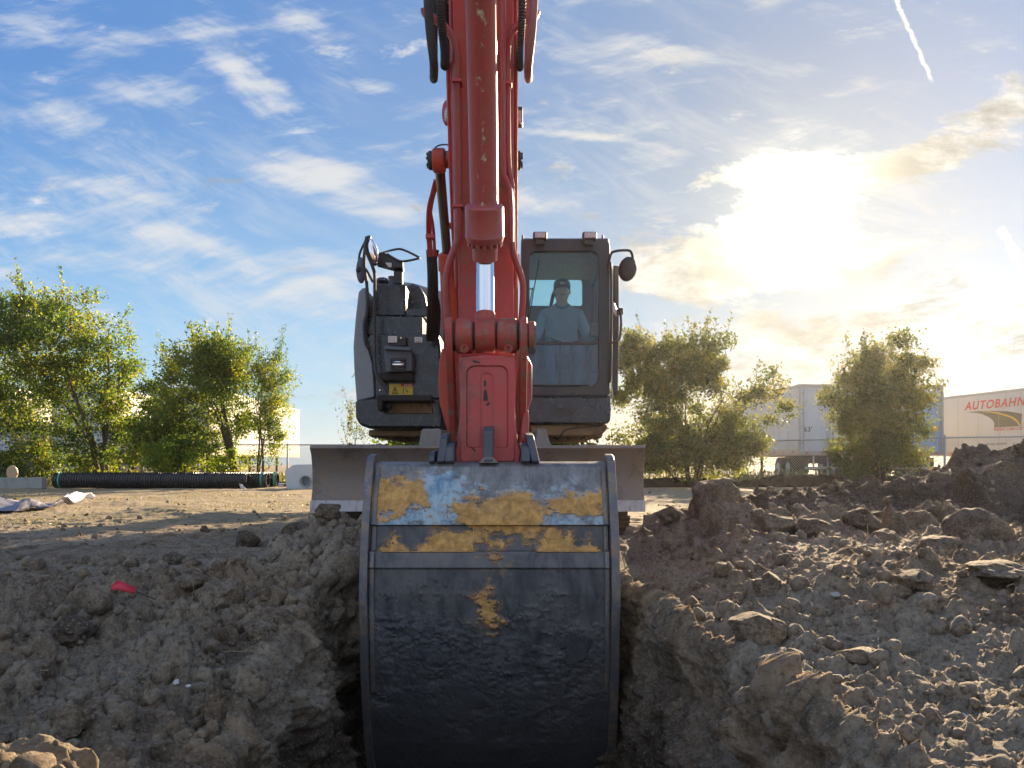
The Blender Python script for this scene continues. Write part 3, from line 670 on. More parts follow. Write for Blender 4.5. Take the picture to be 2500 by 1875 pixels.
# ------------------------------------------------------------------ excavator
EX = empty('excavator', (-.3, 9.3, 0)); tag(EX, 'red and black tracked excavator facing the camera with its bucket in the trench', 'excavator')
def wp_(pts, d=None):      # photo pixels with distance -> points
    return [P(a, b, c) for a, b, c in pts]
MXC = -.30                 # machine centre line
def build_bucket():
    prof = [(1129,4.86),(1127,4.74),(1128,4.66),(1132,4.62),(1140,4.595),(1152,4.585),(1165,4.57),(1220,4.50),(1281,4.45),(1284,4.475),(1343,4.44),(1347,4.405),(1352,4.40),(1386,4.385),(1390,4.392),
            (1450,4.385),(1530,4.39),(1620,4.41),(1690,4.44),(1750,4.48),(1810,4.54),(1860,4.61),(1910,4.71),(1950,4.84),(1975,5.0),(1985,5.3)]
    pr = np.array([(d, Z(p, d)) for p, d in prof]); al = np.r_[0, np.cumsum(np.hypot(*np.diff(pr, axis=0).T))]
    NR, NC_ = 420, 460; s = np.sort(np.r_[np.linspace(0, al[-1], NR-len(al)), al]); yy = np.interp(s, al, pr[:,0]); zz = np.interp(s, al, pr[:,1])
    x0, x1 = X(903,4.45), X(1487,4.45); xx = np.linspace(x0, x1, NC_)
    XX, YY = np.meshgrid(xx, yy); _, ZZ = np.meshgrid(xx, zz); nr = len(s)
    px = CX+XX/YY*FPX; py = HOR-(ZZ-CH)/YY*FPX
    q = np.stack([XX.ravel(), YY.ravel(), ZZ.ravel()], 1)
    nz = (fbm(q, 4, 5, 201, .62)*.75+fbm(q*np.array([1,1,2.]), 11, 5, 202, .8)*.95).reshape(XX.shape)
    def band(px, top, bot): return np.minimum(py-top, bot-py)/15.+.25
    top = np.interp(px, [880,905,935,960,1000,1030,1046,1062,1075,1090,1130,1200,1300,1340,1380,1440,1490], [1180,1160,1152,1165,1178,1180,1215,1262,1250,1235,1205,1205,1215,1222,1210,1206,1190])
    bot = np.interp(px, [880,920,960,1010,1050,1090,1110,1170,1240,1300,1330,1380,1440,1490], [1260,1250,1255,1250,1256,1262,1275,1320,1320,1305,1262,1255,1262,1240])
    m1 = band(px, top, bot)
    m2 = np.interp(px, [915,935,965,990,1000,1010,1080,1090,1140,1180,1220,1300,1320,1330,1355,1375,1390,1410,1440,1465,1475], [1345,1335,1300,1335,1349,1345,1300,1300,1300,1330,1370,1345,1340,1318,1296,1310,1290,1320,1300,1335,1345])
    m2 = np.where((py < 1349) & (py > 1284), (py-m2)/12., -5); m2 = m2-sstep(np.abs(px-1225), 95, 60)*sstep(py, 1300, 1330)*(py-1318)/9.*(py < 1349)
    m3 = 1.2-np.hypot((px-1190-6*np.sin(py/9))/np.interp(py, [1430,1460,1520,1560], [8,20,30,18]), (py-1490)/44.)*1.25
    m4 = .9-np.hypot((px-1200)/22., (py-1362)/16.)*1.2
    fld = np.maximum.reduce([m1, m2, m3*1.4, m4*1.2])+nz*4.2; mud = sstep(fld, -.15, .6)
    mud = np.maximum(mud, sstep(nz*1.5+.6-np.hypot((px-1180)/170., (py-1500)/100.)*1.4, .35, .7)*.4*(py > 1400))
    smear = np.maximum(mud, .5*sstep(fld+1.2*nz, -1.3, .4))
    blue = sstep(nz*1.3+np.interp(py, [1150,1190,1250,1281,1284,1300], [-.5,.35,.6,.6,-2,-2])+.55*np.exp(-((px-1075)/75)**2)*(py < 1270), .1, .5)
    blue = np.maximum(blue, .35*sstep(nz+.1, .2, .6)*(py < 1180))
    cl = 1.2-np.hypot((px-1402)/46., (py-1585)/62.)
    clay = sstep(cl+nz*.6, .2, .6); clay = np.maximum(clay, .85*sstep(nz*1.1+(py-1480)/230., .0, 1.2))  # clay patch, plus trench shade put into the colour down the lower bucket
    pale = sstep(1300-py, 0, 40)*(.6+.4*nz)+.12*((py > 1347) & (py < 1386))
    disp = mud**.7*(.003+.010*(.5+.5*fbm(q, 16, 4, 203, .6).reshape(XX.shape)))+clay*(.006+.020*(.5+.5*fbm(q, 9, 4, 204, .6).reshape(XX.shape)))
    YY = YY-disp
    idx = np.arange(nr*NC_).reshape(nr, NC_); F = np.stack([idx[:-1,:-1], idx[1:,:-1], idx[1:,1:], idx[:-1,1:]], -1).reshape(-1, 4)
    t = NT('bucket_steel'); a = t.noise(2.2, 8, .65, .6); b = t.noise(14, 8, .7, .4, sc=(1,1,.4)); c = t.noise(90, 5, .7)
    base = t.mix(t.ramp(b, .36, .66), (.036,.042,.054), (.105,.112,.122)); base = t.mix(t.ramp(a, .45, .7, 0, .6), base, (.16,.155,.15))
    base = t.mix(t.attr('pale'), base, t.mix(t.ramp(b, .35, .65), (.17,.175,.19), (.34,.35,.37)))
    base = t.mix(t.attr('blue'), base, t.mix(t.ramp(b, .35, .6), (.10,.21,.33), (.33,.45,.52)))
    base = t.mix(t.attr('clay'), base, t.mix(t.ramp(c,.3,.7), (.026,.031,.040), (.062,.066,.074)))  # dark tone serves the clay and the painted shade below
    mc = t.mix(t.ramp(t.noise(22,8,.75), .34, .66), (.31,.17,.05), (.64,.38,.13)); mc = t.mix(t.ramp(t.noise(7,6,.7,.5,sc=(1,1,2.2)), .45, .65, 0, .45), mc, (.30,.20,.11)); base = t.mix(t.attr('mud'), base, mc)
    mud_shade = t.math('MAXIMUM', t.attr('mud'), t.attr('clay')); rough = t.math('ADD', t.ramp(b, .3, .7, .42, .62), t.math('MULTIPLY', mud_shade, .4), True)
    met = t.math('MULTIPLY', t.math('SUBTRACT', 1., mud_shade, True), .35)
    mt = t.pbr(base, rough, met, t.bump(t.math('ADD', t.math('MULTIPLY', b, .7), t.math('MULTIPLY', c, .5)), .4, .006))
    og = world_org(EX)
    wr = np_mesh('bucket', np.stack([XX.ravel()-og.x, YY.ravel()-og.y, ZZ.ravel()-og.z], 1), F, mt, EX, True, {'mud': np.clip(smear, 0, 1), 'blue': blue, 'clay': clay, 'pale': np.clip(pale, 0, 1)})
    wr.data.set_sharp_from_angle(angle=R(40))
    sol = wr.modifiers.new('thickness', 'SOLIDIFY'); sol.thickness = .03; sol.offset = -1
    # side plates, each one outline in depth and height
    out = [(4.78, Z(1113,4.78)), (4.70, Z(1108,4.70)), (4.62, Z(1112,4.62)), (4.56, Z(1126,4.56)), (4.53, Z(1150,4.53)), (4.46, Z(1220,4.46)), (4.40, Z(1285,4.40)), (4.36, Z(1350,4.36)), (4.335, Z(1450,4.335)),
           (4.35, Z(1535,4.35)), (4.37, Z(1625,4.37)), (4.40, Z(1695,4.40)), (4.44, Z(1757,4.44)), (4.50, Z(1818,4.50)), (4.57, Z(1870,4.57)), (4.67, Z(1922,4.67)), (4.81, Z(1965,4.81)), (5.0, Z(1995,5.0)), (5.35, Z(2000,5.35)), (5.5, -.75), (5.35, .1), (5.1, .55)]
    for xa, xb, xc, xd in ((X(881,4.4), X(901,4.4), X(901,4.4), X(921,4.4)), (X(1490,4.4), X(1511,4.4), X(1470,4.4), X(1490,4.4))):
        sp_ = MB().prism(out, 'x', xa, xb).build('side_plate', M['bucket_side'], wr, .006)
    for x0_, x1_ in ((904,915),(1476,1487)):       # raised weld strips just inside the side plates
        st = [(d-.018, Z(p, d-.018)) for p, d in prof[4:19]]; bk = [(d+.01, z) for d, z in [(d, Z(p, d)) for p, d in prof[4:19]]][::-1]
        MB().prism(st+bk, 'x', X(x0_,4.4), X(x1_,4.4)).build('wear_strip', M['bucket_side'], wr, .003)
    # ears that hold the link
    def ear(pa, pb, top, name='ear', d0=4.58, d1=4.98, lean=0):
        o = [(d0+.03, Z(1132,d0)), (d0, Z(1126,d0)), (d0+.015, Z(1112,d0)), (d0+.03, Z(top+10,d0)), (d0+.06, Z(top,d0+.06)), (d1-.1, Z(top-4,d1)), (d1, Z(top+30,d1)), (d1, Z(1140,d1))]
        b = MB().prism(o, 'x', X(pa,4.65), X(pb,4.65))
        if lean: b.v = [(v[0]+lean*max(0, v[2]-Z(1128,4.62)), v[1], v[2]) for v in b.v]
        b.build(name, M['ear'], wr, .006)
    ear(1181,1204,1043); ear(1069,1087,1062, lean=.12); ear(1088,1110,1082); ear(1272,1294,1082); ear(1298,1317,1062, lean=-.22); ear(1050,1063,1103)
    mb = MB()
    for a_ in ((1181,1204),): mb.prism([(X(1168,4.6),Z(1131,4.6)),(X(1182,4.6),Z(1116,4.6)),(X(1203,4.6),Z(1116,4.6)),(X(1219,4.6),Z(1131,4.6))], 'y', 4.585, 4.64)
    mb.build('weld_foot', M['steel'], wr, .004)
    MB().box(X(905,4.45), X(1485,4.45), 5.24, 5.30, Z(1985,5.27)-.03, Z(1985,5.27)+.2).build('cutting_edge', M['steel'], wr, .004)
M['bucket_side'] = worn('worn_bucket_side', (.11,.12,.14), (.26,.26,.26), .42, .4, .9, 7, .5, dust=(.30,.20,.10), dusta=.6)
build_bucket()

def build_arm():
    CXA = X(1185, 5.05)
    # ---- stick (the arm), leaning toward the camera at its top
    def fy(py): return 5.10+(py-600)/600*.42
    prof = []
    for py in (-420,-100,200,500,760,900,1040): prof.append((fy(min(py,760))+(.0 if py < 800 else -.06), py))
    front = [(d, Z(p, d)) for d, p in prof]; back = [(d+w_, z) for (d, z), w_ in zip(front, (.62,.60,.56,.50,.42,.34,.26))]
    a = MB().prism(front+back[::-1], 'x', CXA-.185, CXA+.185)
    arm = a.build('arm', M['red'], EX, .012)
    MB().box(CXA-.02, CXA+.02, 4.98, 5.09, Z(640,5.05), Z(760,5.05)).build('rib', M['red'], arm, .004)
    # side stiffeners on the arm
    for s in (-1, 1):
        xs = CXA+s*.185
        MB().tube([(xs+s*.012, fy(p)+.05, Z(p, fy(p))) for p in (-300,0,300,600,700)], .014, 8).build('arm_pipe', M['red'], EX)
    # ---- bucket cylinder
    A = Vector(P(1184, 610, 4.86)); B = Vector(P(1175, 40, 4.26)); ax = (B-A).normalized()
    cyl = empty('bucket_cylinder', A-Vector(EX.location)); cyl.parent = EX
    def at_py(py):    # point of the axis on row py
        lo, hi = -3., 6.
        for _ in range(40):
            m_ = (lo+hi)/2; q = A+ax*m_; r = HOR-(q.z-CH)/q.y*FPX
            if r > py: lo = m_
            else: hi = m_
        return lo
    L = at_py
    MB().lathe(A, B, [(L(505),.098),(L(497),.088),(L(490),.0855),(L(-60),.0855),(L(-70),.095),(L(-260),.095)], 40).build('barrel', M['barrel_chipped'], cyl, .003)
    MB().lathe(A, B, [(L(590),.112),(L(575),.122),(L(572),.118),(L(505),.118),(L(500),.108),(L(497),.09)], 40).build('gland', M['red_cyl'], cyl, .004)
    MB().lathe(A, B, [(L(636),.060),(L(635),.079),(L(600),.081),(L(596),.07),(L(585),.07)], 40).build('gland_collar', M['red_cyl'], cyl, .004)
    b = MB(); u = ax.cross(Vector((0,1,0))).normalized(); w = ax.cross(u)
    for k in range(16):
        th = 2*math.pi*k/16; c = A+ax*L(592)+(u*math.cos(th)+w*math.sin(th))*.100; b.lathe(c-ax*.022, c+ax*.03, [(0,.008),(.004,.0115),(.02,.0115),(.03,.009)], 8)
    b.build('gland_bolt_ring', M['red_cyl'], cyl)
    E = Vector(P(1185, 820, 4.80)); A2 = A+ax*L(640)
    MB().cyl(E, A2, .0575, n=40).build('rod', M['chrome'], cyl)
    r = MB(); r.lathe(Vector((E.x-.062,E.y,E.z)), Vector((E.x+.062,E.y,E.z)), [(0,.098),(.006,.105),(.118,.105),(.124,.098)], 40)
    r.lathe(E, A2, [(.0,.055),(.06,.066),(.145,.062),(.150,.057)], 32)
    r.build('rod_eye', M['red_worn'], cyl, .004)
    # ---- lever pin with its bosses
    pin = empty('link_pin', Vector(E)-Vector(EX.location)); pin.parent = EX
    def drum(pa, pb, rad, name, mat, d=4.80, bev=.008):
        xa, xb = X(pa, d), X(pb, d); w_ = xb-xa
        return MB().lathe((xa,E.y,E.z), (xb,E.y,E.z), [(0,rad-.012),(.010,rad),(w_-.010,rad),(w_,rad-.012)], 40).build(name, mat, pin)
    drum(1084,1292,.052,'shaft',M['step_black'])
    drum(1113,1155,.108,'boss',M['red_worn']); drum(1214,1262,.108,'boss',M['red_worn'])
    drum(1156,1159,.085,'seal',M['black_rubber']); drum(1209.5,1213,.085,'seal',M['black_rubber']); drum(1107,1112,.092,'seal',M['black_rubber']); drum(1263,1268,.092,'seal',M['black_rubber'])
    drum(1287,1308,.088,'end_cap',M['red_worn'])
    for pp in (1134,1241):
        c = Vector(P(pp, 846, 4.72)); MB().lathe(c+Vector((0,.06,.0)), c+Vector((0,-.0,-.012)), [(0,.032),(.04,.030),(.062,.026),(.0625,.015),(.05,.012)], 20).build('grease_boss', M['red_worn'], pin)
    c = Vector(P(1298, 856, 4.74)); MB().cyl(c, c+Vector((0,.08,.01)), .026, n=16).build('end_bolt', M['dark_metal'], pin)
    # ---- idler levers from the pin back to the arm
    for pa, pb in ((1089,1107),(1268,1287)):
        o = [(4.80+.105*math.cos(R(t_)), E.z+.115*math.sin(R(t_))) for t_ in range(0,190,15)]
        o += [(4.72, E.z-.1), (4.86, Z(930,4.86)), (4.98, Z(1060,4.98)), (5.02, Z(1098,5.02)), (5.16, Z(1098,5.16)), (5.20, Z(1040,5.2)), (5.0, Z(900,5.0))]
        MB().prism(o, 'x', X(pa,4.8), X(pb,4.8)).build('idler_lever', M['red_worn'], EX, .008)
    MB().prism(pxo([(1096,862),(1080,850),(1073,880),(1070,930),(1074,985),(1086,1030),(1098,1062),(1106,1062)],5.05), 'y', 5.03, 5.16).build('arm_cheek', M['red_orange'], EX, .008)
    MB().prism(pxo([(1266,862),(1286,868),(1299,892),(1299,972),(1287,1010),(1276,1048),(1262,1062),(1258,1000)],5.05), 'y', 5.03, 5.16).build('arm_cheek', M['red'], EX, .008)
    MB().prism(pxo([(1277,1010),(1283,1001),(1290,1003),(1292,1030),(1290,1060),(1270,1078),(1270,1050)],4.95), 'y', 4.93, 5.0).build('link_tab', M['red'], EX, .006)
    # ---- the link: a box with an arched recess
    d0 = 4.735
    outl = [(1118,862),(1128,870),(1180,864),(1196,864),(1250,870),(1259,862),(1260,900),(1257,980),(1259,1040),(1266,1085),(1273,1100),(1268,1132),(1112,1132),(1109,1100),(1114,1085),(1120,1040),(1122,980),(1119,900)]
    lk = MB().prism(pxo(outl, d0+.02), 'y', d0+.02, d0+.17).build('link', M['red'], EX, .012, 3)
    # raised border round the recess
    oo = rrect(X(1124,d0), X(1256,d0), Z(1127,d0), Z(876,d0), (.03,.03,.02,.02), 8); ii = rrect(X(1139,d0), X(1240,d0), Z(1092,d0), Z(893,d0), (.052,.052,.02,.02), 8)
    MB().ring(oo, ii, 'y', d0, d0+.03).build('border', M['red'], lk, .006)
    i2 = rrect(X(1141,d0), X(1238,d0), Z(1091,d0), Z(895,d0), (.05,.05,.02,.02), 8); s2 = rrect(X(1172,d0), X(1205,d0), Z(1118,d0), Z(909,d0), (.040,.040,.01,.01), 8)
    MB().ring(i2, s2, 'y', d0+.010, d0+.03).build('panel', M['red'], lk, .004)
    def chip(pts, dd=.0175): MB().prism(pxo(pts, d0), 'y', d0+dd, d0+dd+.0045).build('paint_chip', M['ink'], lk)
    chip([(1181,930),(1186,927),(1187,940),(1182,944)]); chip([(1182,952),(1187,950),(1191,972),(1190,978),(1180,978),(1180,968)])
    chip([(1186,988),(1193,980),(1196,984),(1190,991)]); chip([(1146,1088),(1161,1098),(1162,1103),(1155,1099)], -.002); chip([(1150,879),(1160,880),(1173,884),(1172,887),(1158,886)], -.002)
    # ---- hydraulic pipes down the arm face
    def pd(py, off=0.): return fy(py)-.06+off
    def pipe(pts, r, mat, name='hydraulic_pipe', off=0., n=10):
        q = bez([P(a_, b_, pd(b_, off)) for a_, b_ in pts], 5); return MB().tube(q, r, n).build(name, mat, EX)
    pipe([(1036,20),(1040,34),(1056,44),(1086,66),(1106,94),(1113,130),(1114,200),(1116,350),(1118,560),(1112,600),(1098,640),(1090,680),(1091,730),(1094,790)], .0245, M['red_cyl'])
    pipe([(1311,26),(1304,42),(1288,50),(1256,70),(1243,96),(1238,130),(1238,250),(1240,400),(1248,450),(1250,560),(1252,610),(1262,645),(1276,690),(1276,740),(1272,790)], .0225, M['red_cyl'])
    pipe([(1228,-60),(1228,130),(1228,395),(1236,440),(1247,480),(1248,590)], .018, M['red_cyl'], off=-.04)
    for a_, b_ in (((1104,200),(1128,200)),((1106,505),(1132,505)),((1230,205),(1250,205))):
        d = pd(a_[1])-.01; MB().box(X(a_[0],d), X(b_[0],d), d-.03, d+.06, Z(a_[1]+4,d), Z(a_[1]-4,d)).build('pipe_clamp', M['red'], EX, .003)
    # ---- hose loops hanging at the top
    for (x0, x1, yb, d0_, d1_, r) in ((1043,1059,198,4.35,4.95,.025),(1074,1086,168,4.55,5.1,.025),(1276,1269,172,4.55,5.1,.021),(1304,1290,198,4.35,4.95,.025)):
        pts = [P(x0,-320,d0_-.05), P(x0,-60,d0_), P((x0*2+x1)/3,60,d0_+.02), P(x1,yb-45,d0_+.10), P(x1,yb-12,(d0_+d1_)/2-.06), P(x1,yb-18,(d0_+d1_)/2+.12), P(x1,60,d1_), P(x1,-100,d1_+.1)]
        spiral = x0 in (1074,1276)
        q = bez(pts, 26 if spiral else 7); rs = [r*(1+.13*math.cos(i*math.pi)) for i in range(len(q))] if spiral else r
        MB().tube(q, rs, 12).build('hydraulic_hose', M['hose_pink'] if x0 == 1304 else M['black_rubber'], EX)
M['hose_pink'] = worn('faded_red_hose_sleeve', (.26,.10,.10), (.1,.06,.055), .5, 0, .6, 14, .2)
def chipped():
    t = NT('chipped_cylinder_paint'); sp = t.n('ShaderNodeSeparateXYZ'); t.L.new(t.tc.outputs['Object'], sp.inputs[0])
    a = t.noise(3, 7, .65, .3, sc=(1,1,.35)); b = t.noise(30, 6, .65)
    base = t.mix(t.ramp(a, .42, .66, 0, .6), (.33,.040,.046), (.22,.06,.06)); base = t.mix(t.ramp(b, .52, .72, 0, .4), base, (.30,.13,.12))
    line = t.math('ABSOLUTE', t.math('SUBTRACT', sp.outputs[0], t.math('MULTIPLY', t.math('SUBTRACT', t.noise(3.2, 3), .5), .16)))
    mk = t.math('MULTIPLY', t.ramp(line, .024, .008), t.ramp(t.noise(16, 6, .75, .6, sc=(1,1,.45)), .53, .60))
    base = t.mix(mk, base, t.mix(t.ramp(b, .4, .6), (.20,.17,.10), (.50,.48,.36)))
    return t.pbr(base, t.ramp(b, .3, .7, .3, .48), 0., t.bump(b, .12, .004), Coat_Weight=.35, Coat_Roughness=.15)
M['barrel_chipped'] = chipped()
build_arm()

def build_boom():
    low = [(8.3,1.25),(7.75,1.75),(7.2,2.3),(6.8,2.68),(6.15,3.06),(5.45,3.42),(5.15,3.75),(4.98,4.3),(4.95,4.9)]
    up = [(5.25,5.1),(5.9,4.85),(6.6,4.3),(7.3,3.55),(8.0,2.75),(8.7,1.9),(8.75,1.3)]
    b = MB().prism(low+up, 'x', -.225, .225)
    def sh(y): return -.30+.075*float(np.clip((6.6-y)/1.3, 0, 1))
    b.v = [(v[0]+sh(v[1]), v[1], v[2]) for v in b.v]
    bo = b.build('boom', M['red'], EX, .015)
    zc = Z(392, 6.25)
    p = MB(); p.lathe((X(1052,6.25),6.25,zc), (X(1268,6.25),6.25,zc), [(0,.055),(.02,.06),(X(1268,6.25)-X(1052,6.25)-.02,.06),(X(1268,6.25)-X(1052,6.25),.055)], 24); p.build('boom_pin', M['red'], bo)
    for px_ in (1054, 1264):
        x0 = X(px_,6.25); m_ = MB(); m_.lathe((x0-.03,6.25,zc), (x0+.03,6.25,zc), [(0,.06),(.01,.074),(.05,.074),(.06,.06)], 20)
        for k in range(6): a = k*math.pi/3; m_.cyl((x0-.04,6.25+.05*math.cos(a),zc+.05*math.sin(a)), (x0+.04,6.25+.05*math.cos(a),zc+.05*math.sin(a)), .012, n=8)
        m_.build('pin_cap', M['dark_metal'], bo)
    for s in (-1, 1):
        xo = MXC+s*.285; c = empty('boom_cylinder', Vector((xo, 6.25, zc))-Vector(EX.location)); c.parent = EX
        A = Vector((xo,6.25,zc)); Bm = Vector((xo+.0, 7.02, Z(622,7.02))); C_ = Vector((xo+.0, 7.75, Z(1000,7.75)))
        MB().lathe((xo-.05,6.25,zc), (xo+.05,6.25,zc), [(0,.085),(.01,.095),(.09,.095),(.1,.085)], 28).build('rod_eye', M['red_orange'], c)
        MB().cyl(A+(Bm-A).normalized()*.06, Bm, .041, n=28).build('rod', M['oily'], c)
        d = (C_-Bm); ln = d.length
        MB().lathe(Bm, C_, [(-.02,.05),(0,.082),(.14,.086),(.15,.072),(ln-.1,.072),(ln,.06)], 28).build('barrel', M['red_orange'], c)
    # twisted bundle of pipes beside the boom cylinder
    for k, (a, b_, c_) in enumerate(((1066,1047,1044),(1070,1054,1050),(1062,1050,1058))):
        q = bez([P(a,440,6.45), P(b_,500,6.65), P(c_,560,6.85), P(c_+4,625,7.05)], 6); MB().tube(q, .014, 8).build('boom_pipe', M['red'], EX)
    MB().box(X(1040,6.9), X(1062,6.9), 6.86, 6.94, Z(584,6.9), Z(574,6.9)).build('pipe_bracket', M['red'], EX, .004)
    MB().box(X(1088,6.9), X(1108,6.9), 6.84, 6.9, Z(560,6.9), Z(548,6.9)).build('pipe_bracket', M['red'], EX, .004)
    for k, (a, b_, e_) in enumerate(((1046,1049,1048),(1052,1058,1056),(1060,1064,1064),(1067,1052,1070))):
        q = bez([P(a,610,7.1), P(b_,680,7.2), P(e_,750,7.35+.04*k), P(e_-3,830,7.75)], 6); MB().tube(q, .022, 10).build('hydraulic_hose', M['black_rubber'], EX)
    # lamps on the boom sides
    wl = MB().box(X(1250,6.05), X(1276,6.05), 5.98, 6.08, Z(310,6.05), Z(269,6.05)).build('work_light', M['dark_metal'], EX, .012)
    MB().box(X(1253,6.0), X(1273,6.0), 5.965, 5.99, Z(306,6.0), Z(274,6.0)).build('lens', M['lens'], wl, .006)
    MB().cyl(P(1253,312,6.05), P(1251,330,6.1), .012, n=8).build('bracket', M['dark_metal'], wl)
    m_ = MB().ellip(P(1091,276,6.1), (.04,.05,.10)); w2 = m_.build('work_light', M['red'], EX)
    MB().ellip(P(1091,280,6.03), (.022,.02,.06)).build('lens', M['lens'], w2)
    # hoop on the pin at the left
    q = [P(1085+22*math.cos(a), 362+9*math.sin(a), 6.2+.05*math.sin(a)) for a in np.linspace(0, 2*math.pi, 19)[:-1]]
    MB().tube(q, .006, 6, closed=True).build('wire_hoop', M['dark_metal'], EX)
build_boom()

def build_house():
    D = 7.9
    # deck and lower skirts
    def pr(name, pts, d0, d1, mat, bev=.02, parent=EX, d=None): return MB().prism(pxo(pts, d or d0), 'y', d0, d1).build(name, M[mat], parent, bev, 3)
    pr('left_skirt', [(866,978),(914,972),(1076,974),(1078,1046),(900,1046),(878,1038),(868,1020)], 7.92, 10.9, 'black', .03)
    MB().box(-1.5, .95, 8.12, 10.9, 1.055, 1.125).build('deck', M['tan_under'], EX, .02)
    for k in range(34): 
        m_ = MB(); xx = -1.42+(k%17)*.145+random.uniform(-.03,.03); yy = 8.16+(k//17)*.3+random.uniform(0,.1); m_.lathe((xx,yy,1.056), (xx,yy,1.03), [(0,.014),(.02,.014),(.024,.008)], 8); m_.build('deck_bolt', M['dark_metal'], EX)
    # side panel, pale grey door at the far left
    sp = pr('side_door', [(873,728),(875,712),(884,702),(894,702),(897,745),(892,782),(889,800),(897,842),(910,884),(914,930),(915,970),(870,981),(864,900),(862,845),(867,780)], 7.98, 10.4, 'grey_panel', .02)
    pr('door_seal', [(897,745),(891,785),(889,805),(898,845),(912,885),(916,930),(917,971),(920,971),(920,925),(916,882),(902,842),(893,804),(895,785),(900,745)], 7.95, 8.1, 'black_rubber', .002)
    # machinery panels stepping up to the hood
    fp = pr('front_panel', [(900,838),(896,826),(904,816),(1070,814),(1073,820),(1078,975),(916,975),(916,900)], 7.94, 8.5, 'black', .02)
    pr('upper_step', [(893,818),(890,790),(894,771),(1031,773),(1031,818)], 8.05, 8.9, 'black', .012)
    pr('tool_box', [(912,772),(914,692),(988,694),(991,700),(991,772)], 8.25, 9.1, 'black', .02)
    pr('filler_shelf', [(991,772),(991,753),(1043,755),(1043,772)], 8.2, 9.0, 'black', .01)
    pr('rear_cover', [(994,760),(993,697),(1004,690),(1024,697),(1038,720),(1045,760)], 8.7, 9.2, 'black', .03)
    hd = []
    for a in range(0,91,10): hd.append((X(1000,9.4)+.42*math.sin(R(a)), Z(745,9.4)+.20*math.cos(R(a))+.05))
    pr('engine_hood', [(915,700),(925,690),(960,684),(1010,690),(1060,706),(1110,716),(1110,900),(915,900)], 9.3, 10.7, 'grey_panel', .05)
    cw = MB(); cw.prism([(-1.62,9.9),(.98,9.9),(1.0,10.8),(.7,11.25),(-1.3,11.25),(-1.64,10.8)], 'z', 1.12, 2.25); cw.build('counterweight', M['grey_panel'], EX, .06, 4)
    MB().ellip(P(935,690,8.6), (.09,.12,.055)).build('muffler_dome', M['black'], EX)
    cp = MB(); cp.lathe(P(957,698,8.4), P(957,677,8.4), [(0,.035),(.075,.035),(.08,.042),(.1,.042),(.104,.03)], 18); cp.build('filler_cap', M['trim'], EX)
    MB().tube(wp_([(971,669,8.35),(972,685,8.35),(974,697,8.35)]), [.012,.022,.010], 8).build('filler_tag', M['hose_pink'], EX)
    # lamp box with louvres
    lb = MB().prism(pxo([(938,846),(1002,850),(1006,868),(1006,906),(944,908),(938,870)], 7.72), 'y', 7.72, 7.96).build('lamp_box', M['trim'], EX, .012, 3)
    MB().box(X(954,7.7), X(990,7.7), 7.70, 7.73, Z(901,7.7), Z(874,7.7)).build('grille_recess', M['ink'], lb)
    MB().ellip(P(972,888,7.70), (.058,.012,.045)).build('lens', M['mirror'], lb)
    m_ = MB()
    for py in (878,885.5,893,900): m_.box(X(953,7.68), X(991,7.68), 7.672, 7.69, Z(py+1.6,7.68), Z(py-1.6,7.68))
    m_.build('louvre_set', M['dark_metal'], lb)
    pr('lamp_hood', [(938,853),(1003,856),(1003,848),(938,843)], 7.66, 7.72, 'trim', .006)
    pr('step_recess', [(922,928),(926,909),(1004,908),(1008,930)], 7.80, 7.96, 'step_black', .01)
    MB().box(X(945,7.8), X(990,7.8), 7.86, 7.95, Z(843,7.8), Z(820,7.8)).build('latch_box', M['dark_metal'], EX, .01)
    m_ = MB().lathe(P(979,825,7.85), P(979,825,7.95), [(-.02,.008),(.0,.012),(.05,.012)], 10); m_.build('latch_knob', M['mirror'], EX)
    # stickers, each a thin plate
    for a, b, c, d_ in ((948,969,821,836),(1010,1029,820,833)):
        s_ = MB().box(X(a,7.85), X(b,7.85), 7.842 if a < 1000 else 7.925, 7.848 if a < 1000 else 7.931, Z(d_,7.85), Z(c,7.85)).build('sticker', M['white_label'], EX)
        m_ = MB()
        for k in range(3):
            for j in range(3):
                x0 = a+2.5+j*(b-a-4)/3; m_.box(X(x0,7.85), X(x0+3.4,7.85), (7.839 if a < 1000 else 7.922), (7.841 if a < 1000 else 7.924), Z(c+4.4+k*3.6,7.85), Z(c+3.1+k*3.6,7.85))
        m_.build('small_print', M['grey_letter'], s_)
    dy = 7.925
    ys = MB().box(X(950,dy), X(1008,dy), dy, dy+.006, Z(964,dy), Z(937,dy)).build('warning_sticker', M['yellow_label'], EX)
    rh = MB().box(X(979,dy), X(1007.5,dy), dy-.003, dy-.0005, Z(943.5,dy), Z(937.3,dy)).build('red_header', M['red_label'], ys)
    text_mesh('danger_word', 'DANGER', M['white_ink'], rh, .019, lambda x,y,z: (X(986.5,dy)+x, dy-.005-z, Z(942.2,dy)+y), .002, 0, .0007)
    m_ = MB(); t0 = Vector((X(964.5,dy), dy-.002, Z(943.5,dy)))
    m_.ring([(X(964.5,dy),Z(943,dy)),(X(955.5,dy),Z(962,dy)),(X(973.5,dy),Z(962,dy))], [(X(964.5,dy),Z(946.5,dy)),(X(958,dy),Z(960.5,dy)),(X(971,dy),Z(960.5,dy))], 'y', dy-.003, dy-.001)
    m_.prism(pxo([(962.5,950),(966,951),(967,955),(963,954)],dy), 'y', dy-.003, dy-.001); m_.prism(pxo([(963,956),(966,956),(966,960),(963,960)],dy), 'y', dy-.003, dy-.001)
    m_.build('pictogram', M['ink'], ys); m_ = MB()
